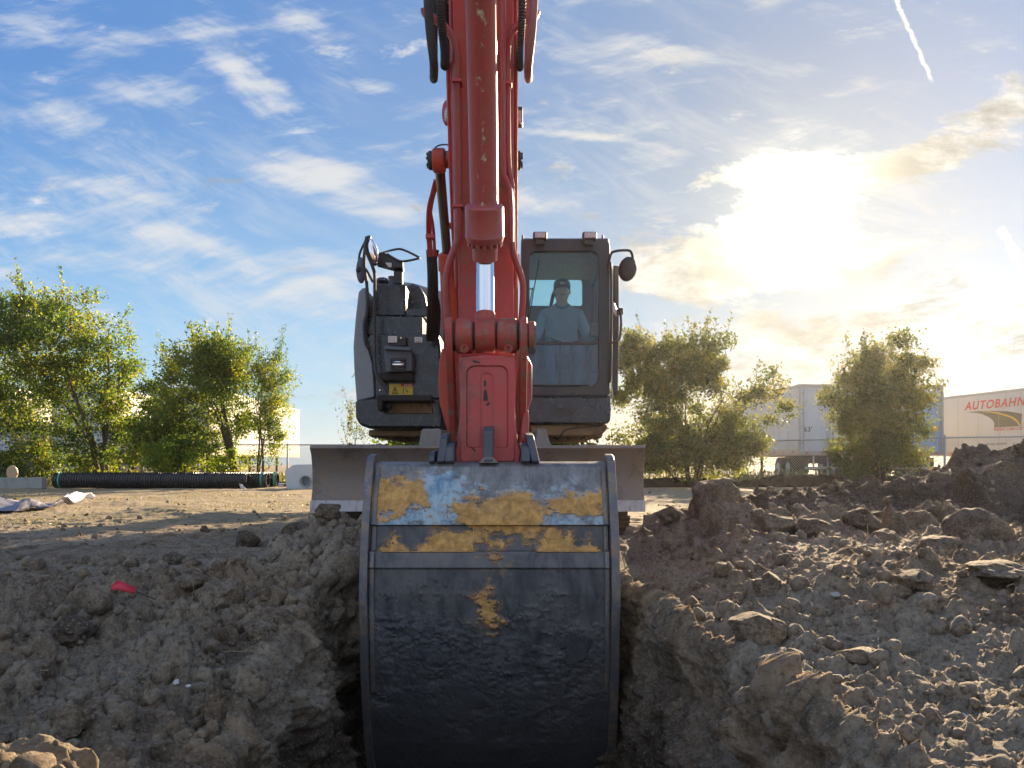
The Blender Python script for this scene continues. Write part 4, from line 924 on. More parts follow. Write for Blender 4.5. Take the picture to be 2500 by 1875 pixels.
    m_.box(X(984,dy), X(985.5,dy), dy-.003, dy-.001, Z(962,dy), Z(947,dy)); m_.prism(pxo([(989,950),(991,950),(997,957),(995,959)],dy), 'y', dy-.003, dy-.001)
    m_.build('pictogram', M['ink'], ys)
    # step below
    pr('step', [(920,964),(1052,964),(1054,978),(922,979)], 7.62, 7.95, 'step_black', .006)
    pr('step_bracket', [(920,975),(934,975),(930,1002),(922,1002)], 7.62, 7.95, 'step_black', .004)
    MB().ellip(P(950,992,7.75), (.035,.05,.035)).build('step_cup', M['step_black'], EX)
    MB().prism(pxo([(960,985),(1040,985),(1056,995),(1056,1010),(950,1010),(950,995)],7.90),'y',7.88,7.93).build('kick_plate', M['tan_under'], EX, .01)
    MB().ellip(P(928,953,7.92), (.012,.008,.012)).build('rivet', M['mirror'], EX)
    # handrails left
    def rail(pts, r=.015, name='handrail', mat='dark_metal'): return MB().tube(bez(wp_(pts), 4), r, 8).build(name, M[mat], EX)
    rail([(898,583,7.8),(893,602,7.8),(896,618,7.8),(912,658,7.8),(915,690,7.8),(914,800,7.8),(915,880,7.75),(920,915,7.7),(948,958,7.7)], .017)
    rail([(893,590,7.95),(889,640,7.95),(896,700,7.95),(897,760,7.95),(889,790,7.95),(892,835,7.95),(900,850,7.95)], .017)
    rail([(889,660,7.9),(894,658,7.9),(910,688,7.85)], .013)
    rail([(893,586,8.0),(878,620,8.0),(876,652,8.0)], .012, 'mirror_arm')
    MB().lathe(P(892,585,7.9), P(904,585,7.9), [(0,.03),(.04,.045),(.06,.03)], 12).build('rail_clamp', M['dark_metal'], EX)
    mr = MB().ellip(P(909,615,7.85), (.060,.045,.145), Matrix.Rotation(R(-14),3,'Y'), 24, 16).build('mirror', M['dark_metal'], EX)
    MB().ellip(P(910,613,7.825), (.050,.045,.130), Matrix.Rotation(R(-14),3,'Y'), 24, 16).build('mirror_face', M['mirror'], mr)
    mr = MB().ellip(P(882,660,8.0), (.052,.05,.135), None, 24, 16).build('mirror', M['trim'], EX)
    MB().lathe(P(870,658,7.97), P(882,660,7.97), [(0,.02),(.02,.035),(.05,.03)], 12).build('mirror_clamp', M['dark_metal'], mr)
    # bracket with loop handle
    bk = MB().prism(pxo([(924,616),(936,616),(984,638),(985,664),(965,662),(921,650)], 8.0), 'y', 8.0, 8.03).build('mirror_bracket', M['dark_metal'], EX, .004)
    MB().prism(pxo([(941,641),(956,642),(956,652),(950,653),(945,648)],7.99),'y',7.985,7.992).build('sticker', M['white_label'], bk)
    MB().tube(bez(wp_([(932,618,8.0),(965,609,8.25),(985,610,8.3),(1022,628,8.2),(1018,632,8.1),(985,638,8.0),(968,634,8.0),(945,620,8.0)]), 4), .012, 8).build('loop_handle', M['dark_metal'], bk)
    MB().box(X(963,8.05), X(984,8.05), 8.0, 8.06, Z(695,8.05), Z(655,8.05)).build('bracket_post', M['dark_metal'], bk, .004)
build_house()
def build_cab():
    D = 7.85; B_ = 9.5
    x0, x1 = X(1272,D), X(1489,D); zt, zb = Z(584,D), Z(966,D)
    cab = empty('cab', Vector(((x0+x1)/2, (D+B_)/2, zb))-Vector(EX.location)); cab.parent = EX
    oo = rrect(x0, x1, zb, zt, (.07,.05,.03,.03), 8); ii = rrect(X(1293,D), X(1461,D), Z(942,D), Z(614,D), (.075,.075,.09,.09), 8)
    MB().ring(oo, ii, 'y', D, D+.09).build('front_frame', M['black_frame'], cab, .012, 3)
    MB().box(X(1293,D), X(1461,D), D+.02, D+.05, Z(841,D), Z(834,D)).build('window_bar', M['black_frame'], cab, .004)
    gi = rrect(X(1290,D), X(1464,D), Z(834,D), Z(611,D), (.075,.075,.01,.01), 8); MB().prism(gi, 'y', D+.030, D+.036).build('upper_glass', M['glass'], cab)
    gi = rrect(X(1290,D), X(1464,D), Z(944,D), Z(841,D), (.01,.01,.09,.09), 8); MB().prism(gi, 'y', D+.030, D+.036).build('lower_glass', M['glass_low'], cab)
    # lower glass seal
    MB().tube([P(1303,941,D-.005), P(1440,941,D-.005)], .008, 6).build('glass_seal', M['black_rubber'], cab)
    # rear wall with its window
    ob = rrect(x0+.01, x1-.03, zb, zt-.02, (.06,.05,.02,.02), 8); ib = rrect(X(1278,B_), X(1421,B_), Z(748,B_), Z(681,B_), (.07,.04,.03,.03), 8)
    MB().ring(ob, ib, 'y', B_-.04, B_).build('rear_wall', M['trim'], cab, .004)
    MB().prism(rrect(X(1277,B_), X(1422,B_), Z(749,B_), Z(680,B_), .03, 6), 'y', B_-.024, B_-.018).build('rear_glass', M['glass'], cab)
    # side walls: lower panel, pillars, header, glass
    for s, xs in ((-1, x0+.01), (1, x1-.045)):
        o = [(D+.09,zb),(B_-.04,zb),(B_-.04,zt-.03),(D+.09,zt-.02)]
        w = rrect(D+.20, B_-.25, Z(800,D) if s > 0 else Z(760,D), zt-.14, .05, 4)
        n_ = len(w); oo2 = rrect(D+.09, B_-.04, zb, zt-.02, .002, 4)
        MB().ring(oo2, w, 'x', xs, xs+.04).build('door' if s > 0 else 'inner_wall', M['black_frame'] if s > 0 else M['trim'], cab, .004)
        MB().prism(rrect(D+.19, B_-.24, (Z(800,D) if s > 0 else Z(760,D))-.01, zt-.13, .05, 4), 'x', xs+.017, xs+.022).build('side_glass', M['glass'], cab)
    MB().box(x0, x1, D+.05, B_, zt-.03, zt+.03).build('roof', M['black_frame'], cab, .025, 3)
    MB().box(x0+.02, x1-.02, D+.1, B_, zb-.02, zb+.03).build('cab_floor', M['trim'], cab)
    for px_ in (1318,1438):
        wl = MB().box(X(px_-17,7.8), X(px_+17,7.8), 7.74, 7.84, Z(588,7.8), Z(569,7.8)).build('work_light', M['dark_metal'], cab, .015, 3)
        MB().box(X(px_-13,7.8), X(px_+13,7.8), 7.725, 7.745, Z(586,7.8), Z(571.5,7.8)).build('lens', M['lens'], wl, .008)
        MB().box(X(px_-10,7.8), X(px_+10,7.8), 7.76, 7.82, Z(598,7.8), Z(588,7.8)).build('bracket', M['black_frame'], wl)
    for px_ in (1276,1471): MB().cyl(P(px_,592,7.9), P(px_,574,7.9), .01, n=8).build('roof_stud', M['dark_metal'], cab)
    # under the glass: front panel of the cab base, vent, tank
    cb = MB().prism(pxo([(1286,967),(1490,967),(1492,1000),(1490,1028),(1480,1036),(1288,1036)], D), 'y', D-.02, 9.9).build('cab_base', M['black'], EX, .03, 3)
    MB().box(X(1290,D), X(1488,D), D-.03, D+.02, Z(969.5,D), Z(966,D)).build('seam_strip', M['ink'], EX)
    v = MB()
    for px_ in (1353,1378):
        for k in range(4): v.box(X(px_,D), X(px_+22,D), D-.034, D-.019, Z(1000.5+k*4.6,D), Z(997.5+k*4.6,D))
    v.build('vent_slots', M['ink'], cb)
    tk = MB().prism(pxo([(1292,1036),(1482,1036),(1484,1046),(1474,1058),(1440,1064),(1300,1064)], 7.9), 'y', 7.9, 10.3).build('belly_plate', M['tan_under'], EX, .02, 3)
    MB().tube(bez(wp_([(1366,1070,7.85),(1378,1052,7.84),(1400,1045,7.86),(1460,1040,7.86),(1477,1030,7.83)]), 5), .008, 6).build('loose_cable', M['black_rubber'], EX)
    # right-hand rails, mirror
    def rail(pts, r=.014, name='handrail'): return MB().tube(bez(wp_(pts), 4), r, 8).build(name, M['dark_metal'], cab)
    rail([(1491,640,7.8),(1492,700,7.8),(1491,900,7.8),(1488,935,7.8)], .012)
    MB().prism(pxo([(1497,648),(1511,650),(1511,800),(1508,955),(1498,970),(1494,940),(1496,800)], 8.0), 'y', 7.98, 8.1).build('door_edge', M['black_frame'], cab, .012)
    rail([(1486,838,7.75),(1508,832,7.72),(1514,818,7.72),(1516,790,7.72),(1514,762,7.72),(1508,758,7.75)], .012)
    MB().box(X(1506,7.75), X(1521,7.75), 7.72, 7.78, Z(769,7.75), Z(753,7.75)).build('rail_clamp', M['dark_metal'], cab, .01)
    MB().prism(pxo([(1493,735),(1500,742),(1509,765),(1504,775),(1494,760)], 7.8), 'y', 7.77, 7.8).build('door_reflector', M['lens'], cab, .006)
    rail([(1484,660,7.8),(1490,625,7.8),(1500,614,7.78),(1532,611,7.78),(1542,618,7.78),(1545,634,7.78)], .013, 'mirror_arm')
    mr = MB().ellip(P(1532,657,7.78), (.092,.04,.125), Matrix.Rotation(R(12),3,'Y'), 24, 14).build('mirror', M['dark_metal'], cab)
    MB().ellip(P(1532,657,7.81), (.08,.02,.11), Matrix.Rotation(R(12),3,'Y'), 24, 14).build('mirror_face', M['mirror'], mr)
    # wiper and aerial in front of the glass
    MB().tube(wp_([(1293,770,7.83),(1303,710,7.825),(1316,634,7.83)]), .005, 6).build('wiper_arm', M['ink'], cab)
    MB().tube(wp_([(1290,760,7.84),(1300,706,7.838),(1301,702,7.838)]), .005, 6).build('wiper_blade', M['ink'], cab)
    MB().tube(wp_([(1292,705,7.83),(1302,706,7.83)]), .006, 6).build('wiper_pivot', M['ink'], cab)
    # inside: seat, consoles, levers
    st = empty('operator_seat', Vector((X(1372,8.8), 8.85, zb))-Vector(EX.location)-Vector(cab.location)); st.parent = cab
    xc = X(1372,8.8)
    MB().box(xc-.27, xc+.27, 8.58, 9.1, zb+.36, zb+.50).build('seat_cushion', M['seat'], st, .05, 3)
    MB().box(xc-.25, xc+.25, 9.05, 9.2, zb+.45, zb+1.0).build('seat_back', M['seat'], st, .06, 3)
    for s in (-1, 1):
        MB().box(xc+s*.37-.07, xc+s*.37+.07, 8.45, 9.05, zb+.3, zb+.62).build('console', M['trim'], st, .03, 3)
        MB().tube([(xc+s*.36,8.5,zb+.6),(xc+s*.35,8.46,zb+.78),(xc+s*.35,8.45,zb+.82)], [.012,.012,.022], 8).build('joystick', M['ink'], st)
        MB().tube([(xc+s*.065,8.2,zb+.08),(xc+s*.06,8.22,zb+.56),(xc+s*.10,8.22,zb+.60),(xc+s*.16,8.22,zb+.60)], .012, 8).build('travel_lever', M['ink'], st)
    MB().box(X(1432,8.6), X(1470,8.6), 8.2, 8.28, Z(832,8.5), Z(800,8.5)).build('monitor', M['trim'], cab, .015)
M['black_frame'] = worn('satin_black_frame', (.012,.012,.018), (.04,.035,.04), .35, 0, .4, 4, .08, dust=(.04,.035,.045), dusta=.12, coat=.3)
build_cab()

def build_under():
    # blade
    D = 6.9; x0, x1 = X(757,D), X(1575,D)
    prof = [(6.96,Z(1088,D)),(6.90,Z(1087,D)),(6.88,Z(1094,D)),(6.93,Z(1110,D)),(6.98,Z(1150,D)),(6.98,Z(1190,D)),(6.93,Z(1226,D)),(6.96,Z(1226,D)),(7.02,Z(1190,D)),(7.02,Z(1150,D)),(6.99,Z(1100,D))]
    bl = MB().prism(prof, 'x', x0, x1).build('blade', M['blade'], EX, .006)
    MB().prism([(6.915,Z(1222,D)),(6.895,Z(1249,D)),(6.93,Z(1250,D)),(6.955,Z(1222,D))], 'x', x0-.004, x1+.004).build('cutting_edge', M['blade_edge'], bl, .003)
    for s in (x0, x1-.03): MB().prism([(6.96,Z(1092,D)),(6.99,Z(1226,D)),(7.12,Z(1226,D)),(7.12,Z(1092,D))], 'x', s, s+.03).build('end_plate', M['blade'], bl, .004)
    MB().box(x0+.05, x1-.05, 7.0, 7.12, Z(1110,D), Z(1092,D)).build('top_rail', M['blade'], bl, .01)
    # dried soil lying on the blade and tracks
    for s in ((X(1019,7.15),X(1030,7.15),X(1077,7.15),X(1082,7.15)),(X(1304,7.15),X(1310,7.15),X(1332,7.15),X(1350,7.15))):
        MB().prism([(s[0],Z(1104,7.15)),(s[1],Z(1047,7.15)),(s[2],Z(1046,7.15)),(s[3],Z(1104,7.15))], 'y', 7.12, 7.9).build('blade_arm', M['steel'], EX, .02)
    for xa in (-1.72, .52):
        tr = empty('track', Vector((xa+.29, 9.3, 0))-Vector(EX.location)); tr.parent = EX
        xa_, xb_ = xa, xa+.60; r = .44; y0, y1 = 7.35+r, 11.2-r; zc = .47
        def loop(rad, n=10): return [(y0-rad*math.sin(R(a)), zc+rad*math.cos(R(a))) for a in np.linspace(0,180,n)]+[(y1+rad*math.sin(R(a)), zc-rad*math.cos(R(a))) for a in np.linspace(0,180,n)]
        MB().ring(loop(r), loop(r-.04), 'x', xa_+.02, xb_-.02).build('track_belt', M['rubber_mud'], tr)
        per = 2*(y1-y0)+2*math.pi*r; ns = 46
        for k in range(ns):
            s = k*per/ns
            if s < y1-y0: p = (y0+s, zc+r, 0)
            elif s < y1-y0+math.pi*r: a = (s-(y1-y0))/r; p = (y1+r*math.sin(a), zc+r*math.cos(a), -a)
            elif s < 2*(y1-y0)+math.pi*r: p = (y1-(s-(y1-y0)-math.pi*r), zc-r, math.pi)
            else: a = (s-2*(y1-y0)-math.pi*r)/r; p = (y0-r*math.sin(a), zc-r*math.cos(a), math.pi-a)
            m_ = MB(); rot = Matrix.Rotation(p[2], 3, 'X'); c = Vector((0,p[0],p[1]))
            for (ya, yb, za, zb_) in ((-.062,.062,0,.015),(-.055,-.040,.015,.04),(-.005,.010,.015,.035),(.045,.058,.015,.035)):
                vs = [Vector((x,y,z)) for x in (xa_,xb_) for y in (ya,yb) for z in (za,zb_)]; m_.add([c+Vector((v.x,0,0))+rot@Vector((0,v.y,v.z)) for v in vs], [(0,1,3,2),(4,6,7,5),(0,4,5,1),(2,3,7,6),(0,2,6,4),(1,5,7,3)])
            m_.build('track_shoe', M['rubber_mud'], tr)
        MB().prism([(y0-.1,.2),(y1+.1,.2),(y1+.1,.7),(y0-.1,.7)], 'x', xa_+.14, xb_-.14).build('track_frame', M['dark_metal'], tr, .03)
        for yy in (y0, y1): MB().lathe((xa_+.12,yy,zc), (xb_-.12,yy,zc), [(0,.3),(.02,.36),(.34,.36),(.36,.3)], 28).build('idler_wheel' if yy == y0 else 'sprocket', M['dark_metal'], tr)
        # soil caked on top
        nx, ny = 60, 200; gx = np.linspace(xa_+.02, xb_-.02, nx); gy = np.linspace(y0-.25, y1+.1, ny); GX, GY = np.meshgrid(gx, gy); q = np.stack([GX.ravel(), GY.ravel(), 0*GX.ravel()], 1)
        e_ = np.minimum(1, np.minimum((GX-gx[0])/.08, (gx[-1]-GX)/.08)); H = .90+e_*(.03+.8*clods(q, .12, 301).reshape(GX.shape)+.7*clods(q, .06, 302).reshape(GX.shape)+.02*fbm(q, 3, 3, 303).reshape(GX.shape))
        idx = np.arange(nx*ny).reshape(ny, nx); F = np.stack([idx[:-1,:-1], idx[:-1,1:], idx[1:,1:], idx[1:,:-1]], -1).reshape(-1, 4)
        og = world_org(tr); np_mesh('caked_soil', np.stack([GX.ravel()-og.x, GY.ravel()-og.y, H.ravel()-og.z], 1), F, M['soil'], tr, attrs={'dark': np.full(nx*ny,.3), 'dry': np.zeros(nx*ny), 'green': np.zeros(nx*ny)})
    MB().box(-.95, .38, 8.2, 10.6, .42, .86).build('undercarriage_frame', M['steel'], EX, .05)
    MB().lathe((-.3,9.4,.84), (-.3,9.4,1.06), [(0,.62),(.06,.62),(.065,.56),(.2,.56),(.22,.6)], 48).build('slewing_ring', M['dark_metal'], EX)
build_under()

# ------------------------------------------------------------------ operator
def build_person():
    J = {}; zb = Z(966,7.85); xc = X(1372,8.8); y0 = 8.85
    E = []; Vv = []; Rr = []
    def nd(x, y, z, r, par=None):
        Vv.append((x,y,z)); Rr.append(r if isinstance(r, tuple) else (r,r)); i = len(Vv)-1
        if par is not None: E.append((par, i))
        return i
    pel = nd(xc, y0+.02, zb+.60, (.19,.14))
    sp1 = nd(xc, y0+.02, zb+.76, (.19,.135), pel); sp2 = nd(xc, y0+.0, zb+.92, (.20,.13), sp1); ch = nd(xc, y0-.01, zb+1.03, (.17,.105), sp2)
    nk = nd(xc, y0-.03, zb+1.12, (.060,.060), ch); hd0 = nd(xc, y0-.06, zb+1.19, (.068,.072), nk); hd1 = nd(xc, y0-.07, zb+1.27, (.080,.095), hd0); hd2 = nd(xc, y0-.06, zb+1.345, (.072,.085), hd1)
    hands = []
    for s in (-1, 1):
        sh = nd(xc+s*.19, y0-.01, zb+1.0, .078, ch); ua = nd(xc+s*.25, y0-.02, zb+.86, .066, sh); el = nd(xc+s*.30, y0-.05, zb+.72, .056, ua); fa = nd(xc+s*.32, y0-.20, zb+.76, .046, el); wr = nd(xc+s*.34, y0-.32, zb+.80, .028, fa)
        pm = nd(xc+s*.345, y0-.375, zb+.815, (.030,.022), wr); hands.append(Vector(Vv[pm]))
        for k, ln in enumerate((.030,.036,.034,.027)):
            f1 = nd(xc+s*(.345+(k-1.5)*.019), y0-.405, zb+.828-.004*k, .0095, pm); f2 = nd(xc+s*(.345+(k-1.5)*.019), y0-.405-ln, zb+.815, .009, f1); nd(xc+s*(.345+(k-1.5)*.017), y0-.40-ln, zb+.79, .008, f2)
        t1 = nd(xc+s*.312, y0-.385, zb+.80, .011, pm); nd(xc+s*.305, y0-.42, zb+.785, .009, t1)
        hp = nd(xc+s*.10, y0-.03, zb+.57, .105, pel); kn0 = nd(xc+s*.15, y0-.28, zb+.565, .085, hp); kn = nd(xc+s*.165, y0-.48, zb+.54, .066, kn0); ca = nd(xc+s*.155, y0-.50, zb+.33, .055, kn); an = nd(xc+s*.14, y0-.50, zb+.11, .040, ca)
        he = nd(xc+s*.14, y0-.52, zb+.07, (.04,.038), an); nd(xc+s*.145, y0-.66, zb+.05, (.045,.03), he)
    me = bpy.data.meshes.new('person'); me.from_pydata(Vv, E, []); o = bpy.data.objects.new('person', me); COL.objects.link(o)
    sk = o.modifiers.new('skin', 'SKIN'); sk.use_smooth_shade = True
    for i, r in enumerate(Rr): me.skin_vertices[0].data[i].radius = r
    me.skin_vertices[0].data[0].use_root = True
    sb = o.modifiers.new('sub', 'SUBSURF'); sb.levels = 2; sb.render_levels = 2
    dg_ = bpy.context.evaluated_depsgraph_get(); nm = bpy.data.meshes.new_from_object(o.evaluated_get(dg_)); o.modifiers.clear(); o.data = nm; nm.name = 'person'
    nm.materials.clear()
    for k in ('shirt','jeans','skin','boot'): nm.materials.append(M[k])
    for p in nm.polygons:
        c = p.center; k = 0
        if c.z > zb+1.10: k = 2
        elif c.y < y0-.335 and c.z > zb+.68: k = 2
        elif c.z < zb+.66 and not (abs(c.x-xc) > .22 and c.z > zb+.62): k = 1
        if c.z < zb+.13: k = 3
        p.material_index = k
    # face: push out the nose, press in the eye sockets
    fy = y0-.155
    for v in nm.vertices:
        c = v.co
        if c.z > zb+1.14:
            dx, dz = (c.x-xc), (c.z-(zb+1.255))
            if c.y < y0-.10:
                c.y -= .022*math.exp(-(dx/.014)**2-((dz+.012)/.02)**2)
                for s in (-1,1): c.y += .008*math.exp(-((dx-s*.03)/.016)**2-((dz-.018)/.012)**2)
                c.y += .004*math.exp(-(dx/.03)**2-((dz+.048)/.006)**2)
    f = Vector((xc, y0, zb+.5))
    for v in nm.vertices: v.co -= f
    o.location = f
    tag(o, 'person in a blue sweatshirt and dark cap sitting at the controls behind the cab glass', 'person')
    cp = MB(); pr = []
    for i in range(9):
        a = R(i*90/8); pr.append((.098*math.sin(a)*1.0, .092*math.cos(a)))
    c = Vector((xc, y0-.065, zb+1.30))
    cp.lathe(c, c+Vector((0,0,1)), [(-.012,.094),(.02,.096),(.06,.088),(.085,.066),(.098,.035),(.102,.006)], 28)
    br = [(.075*math.cos(R(a)), -.085-.075*math.sin(R(a))) for a in range(0,181,15)]
    cp.prism([(c.x+p[0], c.y+p[1]+.03) for p in br], 'z', c.z-.012, c.z-.004)
    cp.build('cap', M['cap'], o, .004)
    h = MB()
    h.tube([(xc-.075,y0-.02,zb+1.30),(xc-.10,y0,zb+1.22),(xc-.12,y0,zb+1.12),(xc-.13,y0-.01,zb+1.07)], [.014,.022,.020,.010], 10)
    if False: h.tube([(xc+.07,y0-.0,zb+1.28),(xc+.08,y0+.01,zb+1.18),(xc+.09,y0+.01,zb+1.09)], [.015,.024,.012], 10)
    h.ellip((xc,y0+.0,zb+1.24), (.082,.075,.10)); h.build('hair', M['hair'], o)
    MB().box(xc-.028, xc+.022, y0-.172, y0-.158, zb+1.318, zb+1.342).build('cap_badge', M['white_ink'], o, .002)
    MB().tube([(xc-.026,y0-.146,zb+1.206),(xc,y0-.154,zb+1.203),(xc+.026,y0-.146,zb+1.206)], [.003,.005,.003], 8).build('mouth', M['lip'], o)
    MB().tube([(xc-.075,y0-.10,zb+1.10),(xc-.05,y0-.135,zb+1.075),(xc,y0-.150,zb+1.05),(xc+.05,y0-.135,zb+1.075),(xc+.075,y0-.10,zb+1.10)], .014, 8).build('collar', M['jeans'], o)
    for s in (-1,1):
        MB().tube([(xc+s*.016,y0-.158,zb+1.290),(xc+s*.034,y0-.157,zb+1.294),(xc+s*.05,y0-.146,zb+1.289)], .0035, 6).build('eyebrow', M['hair'], o)
        MB().ellip((xc+s*.03, y0-.150, zb+1.272), (.011,.010,.009)).build('eye', M['eye'], o)
        MB().ellip((xc+s*.088, y0-.06, zb+1.255), (.012,.02,.032)).build('ear', M['skin'], o)
M['eye'] = worn('eye_white', (.5,.5,.5), (.05,.04,.03), .2, 0, .8, 60, 0)
M['lip'] = worn('lips', (.28,.09,.08), (.2,.07,.06), .5, 0, .3, 30, 0)
build_person()

# ------------------------------------------------------------------ trailers behind the fences
def make_trailer(name, label, xr, yr, rear='trailer_rear', rz=0, number=None):
    """rear left bottom corner at (xr, yr); length runs along +y; built at its place then turned"""
    T = empty(name, (0,0,0)); Wd, Ln, z0, z1 = 2.6, 14.6, 1.12, 4.10
    bd = MB().box(0, Wd, .06, Ln, z0+.12, z1).build('box_body', M['white_paint'], T, .02)
    sm = MB()
    for k in range(1, 12):
        for xs in (-.006, Wd-.006): sm.box(xs, xs+.012, k*1.22-.012, k*1.22+.012, z0+.25, z1-.14)
    sm.build('panel_seam', M['rail'], bd)
    for xs in (-.012, Wd-.03): MB().box(xs, xs+.042, .02, Ln, z1-.12, z1+.015).build('roof_rail', M['rail'], T, .005)
    for xs in (-.014, Wd-.03): MB().box(xs, xs+.044, .02, Ln, z0, z0+.24).build('lower_rail', M['rail_tan'], T, .005)
    rf = MB().ring([(0,z0),(Wd,z0),(Wd,z1+.02),(0,z1+.02)], [(.09,z0+.16),(Wd-.09,z0+.16),(Wd-.09,z1-.12),(.09,z1-.12)], 'y', -.02, .06).build('rear_frame', M['rail'], T, .005)
    for s in (0, 1):
        a = .09+s*(Wd/2-.09); dr = MB().box(a+.012, a+Wd/2-.10, .0, .058, z0+.17, z1-.13).build('rear_door', M[rear], T, .006)
        for q in (.10, Wd/2-.22): 
            xx = a+(q if s == 0 else q+.02); MB().tube([(xx+.02,-.03,z0+.2),(xx+.02,-.03,z1-.16)], .016, 8).build('lock_rod', M['galv'], dr)
        m_ = MB()
        for h in (1.6,2.3,3.0,3.7): m_.box(a+(.01 if s == 0 else Wd/2-.2), a+(.11 if s == 0 else Wd/2-.11), -.012, .0, h, h+.06)
        m_.build('hinge', M['rail'], dr)
    MB().box(.25, Wd-.25, -.03, .02, z0-.62, z0-.50).build('bumper', M['rail'], T, .005)
    for xs in (.6, Wd-.66): MB().box(xs, xs+.06, -.02, .05, z0-.5, z0).build('bumper_post', M['rail'], T)
    for xs in (.12, Wd-.62): MB().box(xs, xs+.5, .55, .57, .3, 1.0).build('mud_flap', M['tyre'], T)
    for xs in (.3,.95,1.65,2.2):
        for dx in (0,): MB().box(xs, xs+.10, -.028, -.02, z0+.05, z0+.11).build('tail_light', M['red_letter'], T)
    m_ = MB()
    for k in range(12): m_.box(-.018, -.0142, .5+k*1.2, .72+k*1.2, z0+.10, z0+.155)
    m_.build('reflector_tape', M['red_letter'], T)
    for yy in (1.35, 2.65):
        for xs in (.02, Wd-.60):
            w = MB().lathe((xs,yy,.52), (xs+.58,yy,.52), [(0,.40),(.03,.50),(.26,.52),(.29,.47),(.32,.52),(.55,.50),(.58,.40)], 28).build('wheel', M['tyre'], T)
            MB().lathe((xs-.01,yy,.52), (xs+.59,yy,.52), [(0,.12),(.01,.28),(.59,.28),(.60,.12)], 20).build('rim', M['galv'], w)
        MB().cyl((.3,yy,.52), (Wd-.3,yy,.52), .07, n=12).build('axle', M['dark_metal'], T)
    MB().box(.7, 1.9, .6, 3.6, .75, 1.1).build('bogie', M['dark_metal'], T, .02)
    for xs in (.45, 2.05): MB().box(xs, xs+.12, 11.4, 11.52, .08, 1.12).build('landing_leg', M['dark_metal'], T, .01)
    MB().box(.4, 2.25, 11.35, 11.6, 0.03, .10).build('landing_foot', M['dark_metal'], T)
    T.location = (xr, yr, 0); T.rotation_euler = (0, 0, rz); tag(T, label, 'trailer')
    return T
def tl(T, px, py, d):  # photo pixel -> trailer's own frame at distance d
    return T.matrix_world.inverted()@Vector(P(px, py, d))
tA = make_trailer('semi_trailer', 'pale semi trailer with number on its rear door between the two right trees', X(1950,33), 33.0)
dA = [c for c in bpy.data.objects if c.parent == tA and c.name.startswith('rear_door')][0]
def on_rear(px, py, d0=33.0): return (X(px,d0)-tA.location.x, Z(py,d0))
ox, oz = on_rear(1962, 1054); text_mesh('door_number', "63'", M['grey_letter'], dA, .30, lambda x,y,z: Vector((ox+x, -.012-z, oz+y))+tA.location, .004, 0, .006)
# AUTOBAHN trailer: near end closest to the camera, left side in view
tC = make_trailer('semi_trailer', 'white semi trailer with red lettering and brown road emblem at the right edge', 0, 0)
dirv = Vector((-.208,.978,0)); near = Vector((24.3,27.65,0)); tC.location = near; tC.rotation_euler = (0,0,math.atan2(.208,.978))
bC = [c for c in bpy.data.objects if c.parent == tC and c.name.startswith('box_body')][0]
far0 = Vector((21.8,39.4,0)); tfar = (far0-near).dot(dirv)        # local y of the point s = 0
def sC(px):   # distance along the side that shows at column px
    lo, hi = -3., 9.
    for _ in range(40):
        m_ = (lo+hi)/2; q = far0+Vector((.208,-.978,0))*m_; c = CX+FPX*q.x/q.y
        if c < px: lo = m_
        else: hi = m_
    return lo
def zC(px, py): q = far0+Vector((.208,-.978,0))*sC(px); return Z(py, q.y)
def side(s, z, off=.004): return Vector((-off, tfar-s, z))+tC.location
def shifted(mb, T):
    mb.v = [tuple(Vector(v)+T.location) for v in mb.v]; return mb
a0 = sC(2356)
text_mesh('company_name', 'AUTOBAHN', M['red_letter'], bC, .56, lambda x,y,z: side(a0+x*1.0, zC(2357,1001.5)+y+x*.0, .006+z), .006, .25, .014, 1.16)
ts = sC(2426); text_mesh('company_line', 'FREIGHT LINES LTD', M['red_letter'], bC, .165, lambda x,y,z: side(ts+x, zC(2426,1052)+y, .006+z), .004, .1, .004, 1.1)
ts2 = sC(2407); text_mesh('ride_note', 'AIR RIDE EQUIPPED', M['grey_letter'], bC, .13, lambda x,y,z: side(ts2+x, zC(2407,1087)+y, .006+z), .004, .2, .003, 1.05)
em = [(2357,1006.5),(2385,1004),(2420,1003),(2460,1004),(2495,1010),(2494,1026),(2492,1040),(2460,1042),(2427,1044),(2428,1034),(2424,1026),(2414,1018),(2398,1011),(2380,1007.5)]
shifted(MB().prism([(tfar-sC(a), zC(a,b)) for a, b in em], 'x', -.006, -.001), tC).build('road_emblem', M['brown_logo'], bC)
em2 = [(2394,1006),(2415,1006.5),(2435,1010),(2455,1016),(2470,1021),(2482,1030),(2489,1040),(2492,1040),(2486,1028),(2474,1018),(2457,1012),(2437,1007),(2415,1004.5)]
shifted(MB().prism([(tfar-sC(a), zC(a,b)) for a, b in em2], 'x', -.010, -.0065), tC).build('yellow_stripe', M['yellow_line'], bC)
tB = make_trailer('semi_trailer', 'blue tinted semi trailer rear with orange sticker beside the lettered trailer', X(2155,33.2), 33.2, 'trailer_rear_b')
ddB = [c for c in bpy.data.objects if c.parent == tB and c.name.startswith('rear_door')][-1]
xb0 = X(2273,33.2)-tB.location.x; shifted(MB().box(xb0, xb0+.30, -.012, -.002, Z(1052,33.2), Z(1040,33.2)), tB).build('orange_sticker', M['orange_tag'], ddB)
for xx, lab, yy in ((-16.0,'white semi trailer with sunlit side reaching to the right end of the left fence',34.5),
                    (-20.4,'white semi trailer behind the gap right of the tall left tree trunk',34.5),
                    (-24.8,'white semi trailer behind the tall left tree at the left edge',34.8)):
    make_trailer('semi_trailer', lab, xx, yy)

